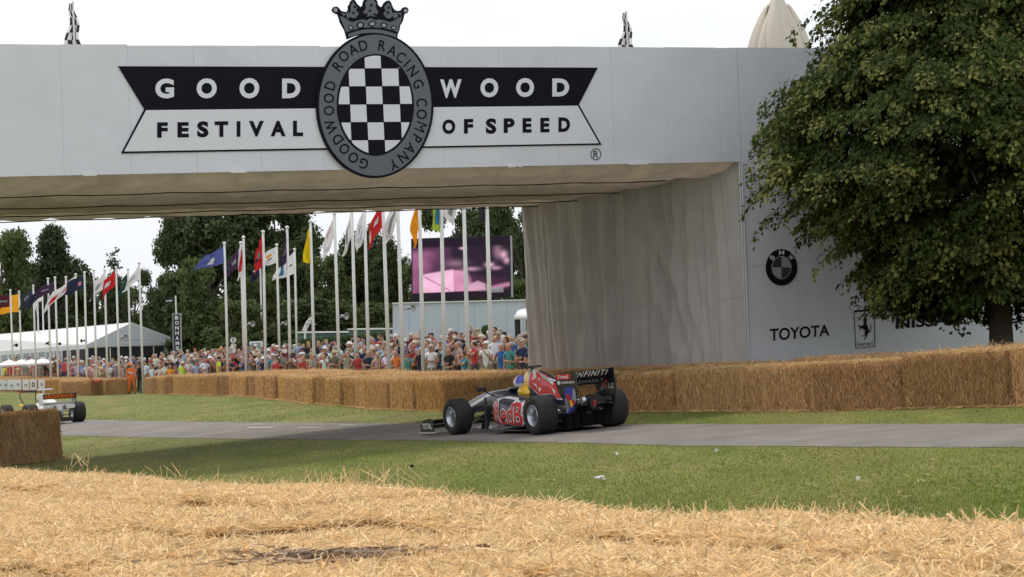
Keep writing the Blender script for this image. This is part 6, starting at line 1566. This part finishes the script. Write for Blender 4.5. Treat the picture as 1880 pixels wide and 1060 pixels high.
for s in (-1, 1):
    mb = MB()
    for z, xa, xb in ((.33, 2.85, 3.05), (.33, 3.4, 3.15), (.20, 2.8, 3.02), (.20, 3.45, 3.2)): mb.tube([(xa, s * .2, z + .14), (xb, s * .62, z + .02)], .012, 6)
    mb.build('front_suspension_arms', carbon, c1)
    mb = MB(); mb.mi = 0; mb.prism([Vector((2.72, s * .23, .70)), Vector((2.66, s * .23, .68)), Vector((3.0, s * .64, .42)), Vector((3.1, s * .64, .44))], Vector((0, 0, .02))); mb.build('upper_wishbone', whp, c1)
    mb = MB(); mb.prism([Vector((2.98, s * .585, .405)), Vector((3.12, s * .585, .425)), Vector((3.13, s * .65, .40)), Vector((2.98, s * .65, .38))], Vector((0, 0, .05))); mb.build('wishbone_end', redp, c1)
    mb = MB()
    for z, xa, xb, zz in ((.30, .45, .06, .40), (.30, -.25, -.02, .36), (.16, .4, .05, .2), (.16, -.3, -.03, .22)): mb.tube([(xa, s * .12, z), (xb, s * .56, zz)], .013, 6)
    mb.build('rear_suspension_arms', carbon, c1)
    mb = MB(); mb.tube([(2.55, s * .24, .66), (2.45, s * .52, .78)], .012, 6); mb.box((2.42, s * .56, .80), (.07, .17, .075)); mb.build('mirror', navy, c1)
    mb = MB(); plate(mb, [(2.75, .07), (2.45, .07), (2.3, .42), (2.5, .46)], s * .46); mb.build('barge_board', carbon, c1)
    mb = MB(); plate(mb, [(2.12, .10), (2.02, .08), (1.98, .66), (2.05, .67)], s * .70); mb.build('pod_vane', navy, c1)
    for xq in (2.85, 2.45):
        mb = MB(); mb.box((xq, s * .42, .10), (.30, .10, .035)); mb.build('splitter_edge', whp, c1)
    # front wing
    mb = MB(); airfoil(mb, 4.1, 4.38, .17, .10, s * .16, s * .86, .012, .01); airfoil(mb, 3.98, 4.16, .27, .19, s * .22, s * .86, .01, .01); mb.build('front_wing_element', carbon, c1)
    mb = MB(); plate(mb, [(4.42, .05), (3.86, .05), (3.86, .27), (4.0, .31), (4.3, .27), (4.42, .2)], s * .88 - .006); mb.build('front_wing_endplate', carbon, c1)
    mb = MB(); mb.box((4.1, s * .90, .045), (.56, .10, .012)); mb.build('endplate_foot', whp, c1)
    mb = MB(); mb.tube([(4.12, s * .1, .34), (4.14, s * .12, .15)], .014, 6); mb.build('wing_pylon', carbon, c1)
mb = MB(); put_glyph(mb, 'TOTAL', lambda a, b: Vector((lerp(4.34, 3.92, a), .893, lerp(.11, .22, b))), off=.04); mb.build('endplate_lettering', whp, c1)
# rear wing
mb = MB(); airfoil(mb, -.20, -.50, .80, .88, -.375, .375, .018, .03); mb.build('rear_wing_main_plane', carbon, c1)
mb = MB(); airfoil(mb, -.48, -.70, .88, 1.04, -.375, .375, .010, .02); fl = mb.build('rear_wing_flap', carbon, c1)
mb = MB(); put_glyph(mb, 'INFINITI', lambda a, b: Vector((-.575 - .10 * b - .028, lerp(.33, -.31, a), lerp(.932, 1.03, b))), off=.035, spacing=1.25); mb.build('wing_lettering', whp, fl)
mb = MB(); put_glyph(mb, 'RENAULT', lambda a, b: Vector((-.525, lerp(.28, -.30, a), lerp(.825, .872, b))), off=.02, spacing=1.2)
mb.build('small_lettering', greyp, fl)
SH = .16
ep = [(x + SH, z * .93) for x, z in [(-.22, 1.10), (-.92, 1.13), (-.95, .78), (-.88, .52), (-.80, .36), (-.50, .30), (-.46, .55), (-.30, .72), (-.22, .86)]]
for s in (-1, 1):
    mb = MB(); plate(mb, ep, s * .375 + (0 if s > 0 else -.012)); e_ = mb.build('rear_wing_endplate', carbon, c1)
    if s > 0:
        y = .3895
        def pp(pts, m, nm, dy=0.0):
            mb = MB(); mb.face([Vector((x + SH, y + dy, z * .93)) for x, z in pts]); return mb.build(nm, m, e_)
        pp([(-.24, 1.085), (-.74, 1.085), (-.74, .985), (-.24, .985)], redp, 'red_panel')
        mb = MB(); put_glyph(mb, 'Total', lambda a, b: Vector((lerp(-.29, -.66, a) + SH, y + .002, lerp(.935, .99, b))), off=.02); mb.build('panel_lettering', whp, e_)
        mb = MB(); mb.face([Vector((SH - .32 + .05 * math.cos(a), y, .86 + .037 * math.sin(a))) for a in np.linspace(0, 6.283, 17)[:-1]]); put_glyph(mb, 'INFINITI', lambda a, b: Vector((lerp(-.40, -.86, a) + SH, y, lerp(.842, .88, b))), off=.03); mb.build('plate_lettering', whp, e_)
        pp([(-.50, .84), (-.80, .84), (-.84, .60), (-.78, .42), (-.58, .34), (-.50, .5)], blup, 'blue_panel')
        pp([(-.82, .82), (-.86, .80), (-.90, .60), (-.78, .50), (-.72, .62)], silv, 'silver_flash', .001)
        pp([(-.48, .66), (-.56, .62), (-.62, .46), (-.58, .36), (-.50, .36)], silv, 'silver_flash', .001)
        pp([(-.54, .70), (-.62, .72), (-.72, .60), (-.84, .58), (-.80, .52), (-.70, .46), (-.64, .52)], redp, 'red_bull_mark', .002)
        pp([(-.64, .58), (-.70, .60), (-.76, .53), (-.72, .46), (-.66, .48)], yelp, 'yellow_sun', .003)
    else:
        y = -.3735
        def pp(pts, m, nm):
            mb = MB(); mb.face([Vector((x + SH, y, z * .93)) for x, z in pts]); return mb.build(nm, m, e_)
        pk = mat('flag_red', (.42, .10, .10), .5)
        pp([(-.40, .90), (-.70, .90), (-.62, .82), (-.66, .74), (-.50, .78), (-.42, .70), (-.46, .82)], pk, 'flag_mark'); pp([(-.34, .68), (-.44, .74), (-.60, .80), (-.50, .72)], silv, 'flag_mark')
        mb = MB(); put_glyph(mb, 'LE', lambda a, b: Vector((lerp(-.70, -.90, a) + SH, y, lerp(.69, .78, b))), off=.03); mb.build('mark_lettering', silv, e_)
        mb = MB(); put_glyph(mb, 'TOTAL', lambda a, b: Vector((lerp(-.50, -.78, a) + SH, y, lerp(.49, .55, b))), off=.02); mb.face([Vector((-.34, y, .44)), Vector((-.64, y, .44)), Vector((-.64, y, .455)), Vector((-.34, y, .455))]); mb.build('mark_lettering', silv, e_)
        pp([(-.44, .58), (-.49, .58), (-.46, .5), (-.49, .44), (-.44, .46), (-.42, .52)], redp, 'red_mark')
mb = MB(); airfoil(mb, -.25, -.52, .42, .48, -.375, .375, .015, .05); mb.build('beam_wing', carbon, c1)
mb = MB(); mb.loft([sec(x, w_, z0, z1, .6, 16) for x, w_, z0, z1 in ((-.1, .14, .14, .44), (-.35, .09, .30, .55), (-.55, .06, .36, .56), (-.64, .05, .38, .54))]); mb.build('crash_structure', carbon, c1)
mb = MB(); mb.box((-.65, 0, .47), (.02, .06, .10)); mb.build('rain_light', mat('lamp_red', (.25, .02, .02), .3), c1)
mb = MB()   # arched cover over the gearbox
mb.loft([[Vector((x, y_, z0 + hh * math.sin(math.pi * k / 10))) for k, y_ in ((k, lerp(.2, -.34, k / 10)) for k in range(11))] + [Vector((x, y_, z0 - .02)) for y_ in (-.34, .2)] for x, z0, hh in ((-.15, .44, .10), (-.35, .46, .15), (-.55, .46, .17))]); mb.build('exhaust_cover', carbon, c1)
mb = MB(); mb.tube([(-.3, .16, .42), (-.7, .22, .56)], .035, 10); mb.build('exhaust_pipe', silv, c1)
mb = MB()
mb.loft([[Vector((x, -w_, .08)), Vector((x, w_, .08)), Vector((x, w_, zt)), Vector((x, -w_, zt))] for x, w_, zt in ((.1, .34, .10), (-.2, .40, .22), (-.42, .40, .34))], smooth=False); mb.build('diffuser', dk_, c1)
for y_ in (-.3, -.15, .15, .3):
    mb = MB(); plate(mb, [(-.1, .08), (-.45, .08), (-.45, .33), (-.1, .2)], y_); mb.build('diffuser_fence', dk_, c1)
mb = MB(); mb.loft([sec(x, .24, z0, z1, .6, 14) for x, z0, z1 in ((.7, .1, .5), (.2, .1, .46), (-.15, .12, .42))]); mb.build('gearbox', carbon, c1)
def helmet(parent_car, loc, cols, lab, r=.145):
    e = empty('person'); e.matrix_world = parent_car.matrix_world @ Matrix.Translation(loc); tag(e, lab, 'person')
    mb = MB(); mb.sphere((0, 0, 0), r, 20, 14, (1.1, .9, 1.0)); me = mb.mesh('helmet', cols)
    for p in me.polygons:
        c = p.center / r
        if c.z < .25 and c.z > -.15 and c.x > .35: p.material_index = 1
        elif c.z > .35 and c.x > 0: p.material_index = 2
        elif c.x < -.2 and c.z > -.1: p.material_index = 3
        elif c.z < -.45: p.material_index = 4
        else: p.material_index = 0
    obj('helmet', me, e)
    bm_ = MB(); bm_.loft([sec(x, w_, z0, z1, .8, 14) for x, w_, z0, z1 in ((-.12, .10, -.35, -.16), (0, .19, -.4, -.14), (.16, .17, -.4, -.18), (.4, .12, -.42, -.26))]); bm_.build('racing_suit', cols[1] if len(cols) < 6 else cols[5], e)
    return e
hw_ = mat('helmet_pearl', (.62, .58, .66), .3, coat=.6); hv = mat('visor', (.02, .02, .03), .1); ho = mat('helmet_orange', (.75, .38, .2), .35); hb_ = mat('helmet_blue', (.05, .07, .42), .3, coat=.6)
helmet(c1, (1.93, 0, .86), [hw_, hv, ho, hb_, hw_, navy], 'driver of the dark blue car, white and blue helmet above the cockpit')

# second car, farther on
c2 = car_root('racing_car', G(143, 776), -.78, 28.0, 'silver white racing car with orange lettered rear wing, half hidden by the brown bale', GA=0.012)
for x, y, r, w_, s in ((0, .78, .335, .42, 1), (0, -.78, .335, .42, -1), (2.75, .80, .32, .34, 1), (2.75, -.80, .32, .34, -1)): wheel(c2, x, y, r, w_, s, .17)
mb = MB(); mb.loft([sec(x, w_, z0, z1, .6, 20, .85) for x, w_, z0, z1 in ((3.6, .15, .12, .22), (3.2, .2, .13, .36), (2.6, .27, .12, .50), (2.0, .36, .1, .60), (1.4, .38, .1, .62), (.9, .35, .1, .62), (.3, .28, .14, .6), (-.2, .2, .2, .52))]); mb.build('body', whp, c2)
mb = MB(); mb.loft([sec(x, w_, z0, z1, .5, 24, .85) for x, w_, z0, z1 in ((1.9, .62, .12, .46), (1.5, .68, .1, .5), (.9, .66, .1, .52), (.45, .5, .12, .5))]); mb.build('sidepods', whp, c2)
mb = MB(); mb.loft([sec(x, w_, z0, z1, .7, 18, .8) for x, w_, z0, z1 in ((1.15, .13, .55, .92), (.9, .16, .5, .94), (.5, .2, .45, .84), (0, .22, .4, .70), (-.3, .2, .38, .6))]); mb.build('engine_cover', whp, c2)
mb = MB(); mb.tube([(1.1, 0, .92), (1.1, 0, 1.08)], .025, 8); mb.box((1.1, -.06, 1.10), (.08, .5, .05)); mb.build('roll_hoop_bar', whp, c2)
mb = MB(); airfoil(mb, -.30, -.66, .64, .70, -.54, .54, .02, .04); mb.build('lower_wing_plane', whp, c2)
mb = MB(); mb.prism([Vector((-.62, -.54, .80)), Vector((-.62, .54, .80)), Vector((-.68, .54, .97)), Vector((-.68, -.54, .97))], Vector((.03, 0, 0))); wf = mb.build('rear_wing_flap', carbon, c2)
mb = MB(); put_glyph(mb, 'ARDERMANN', lambda a, b: Vector((-.628 - .052 * b - .012, lerp(.50, -.50, a), lerp(.82, .96, b))), off=.03); mb.build('wing_lettering', orap, wf)
for s in (-1, 1):
    mb = MB(); plate(mb, [(-.25, .98), (-.72, .99), (-.72, .62), (-.3, .57)], s * .55); mb.build('rear_wing_endplate', carbon if s < 0 else whp, c2)
    mb = MB(); mb.tube([(.3, s * .2, .42), (0, s * .6, .38)], .014, 6); mb.tube([(-.3, s * .15, .26), (0, s * .6, .26)], .014, 6); mb.build('rear_suspension_arms', carbon, c2)
    mb = MB(); mb.tube([(2.4, s * .25, .4), (2.72, s * .68, .38)], .014, 6); mb.tube([(3.0, s * .2, .2), (2.76, s * .68, .24)], .014, 6); mb.build('front_suspension_arms', carbon, c2)
    mb = MB(); mb.tube([(-.35, s * .22, .50), (-.72, s * .25, .54)], .05, 12); mb.build('exhaust_pipe', silv, c2)
    mb = MB(); mb.sphere((1.9, s * .55, .60), .06, 12, 8, (.6, 1.4, .7)); mb.build('mirror', whp if s < 0 else yelp, c2)
mb = MB(); mb.loft([[Vector((-.62 + .02 * k, y_, z_)) for y_, z_ in ((-.52, .50), (-.1, .44), (.4, .40), (.52, .46), (.52, .60), (0, .64), (-.52, .62))] for k in (0, 3)], smooth=False); mb.build('rear_cowling', whp, c2)
for s in (-1, 1): mb = MB(); mb.tube([(-.63, s * .18, .52), (-.66, s * .18, .52)], .075, 14); mb.build('duct_ring', greyp, c2)
mb = MB(); mb.loft([sec(x, w_, z0, z1, .6, 14) for x, w_, z0, z1 in ((.4, .2, .1, .42), (-.2, .16, .12, .4), (-.55, .1, .16, .36))]); mb.build('gearbox', carbon, c2)
mb = MB(); mb.loft([sec(x, .5, .06, z1, .4, 14) for x, z1 in ((.4, .1), (-.2, .12), (-.5, .2))]); mb.build('floor', carbon, c2)
mb = MB(); airfoil(mb, 3.5, 3.75, .12, .08, -.75, .75, .015, .01); mb.build('front_wing', whp, c2)
helmet(c2, (1.45, 0, .82), [hw_, hv, ho, ho, greyp, whp], 'driver of the silver white car, pale and orange helmet')
# low black tube frame on the grass left of the second car
Zf = 79; e = tag(empty('tube_frame', P(52, 742, Zf)), 'black and red bent tube frame standing on the grass beyond the silver car', 'frame')
mb = MB(); mb.prism([P(38, 718.5, Zf), P(65, 717.5, Zf), P(65, 720.5, Zf), P(38, 721.5, Zf)], Vector((0, .3, 0))); child(mb.build('top_bar', M_['dark']), e)
mb = MB(); mb.tube([P(38, 720, Zf), P(36, 726, Zf), P(38, 733, Zf), P(43, 741, Zf)], .018, 6); child(mb.build('curved_leg', M_['dark']), e)
mb = MB(); mb.tube([P(65, 719, Zf), P(65, 728, Zf), P(66, 740, Zf)], .016, 6); child(mb.build('leg', M_['dark']), e)
mb = MB(); mb.tube([P(37, 719, Zf - .05), P(37, 724, Zf - .05)], .03, 6); child(mb.build('red_grip', redp), e)
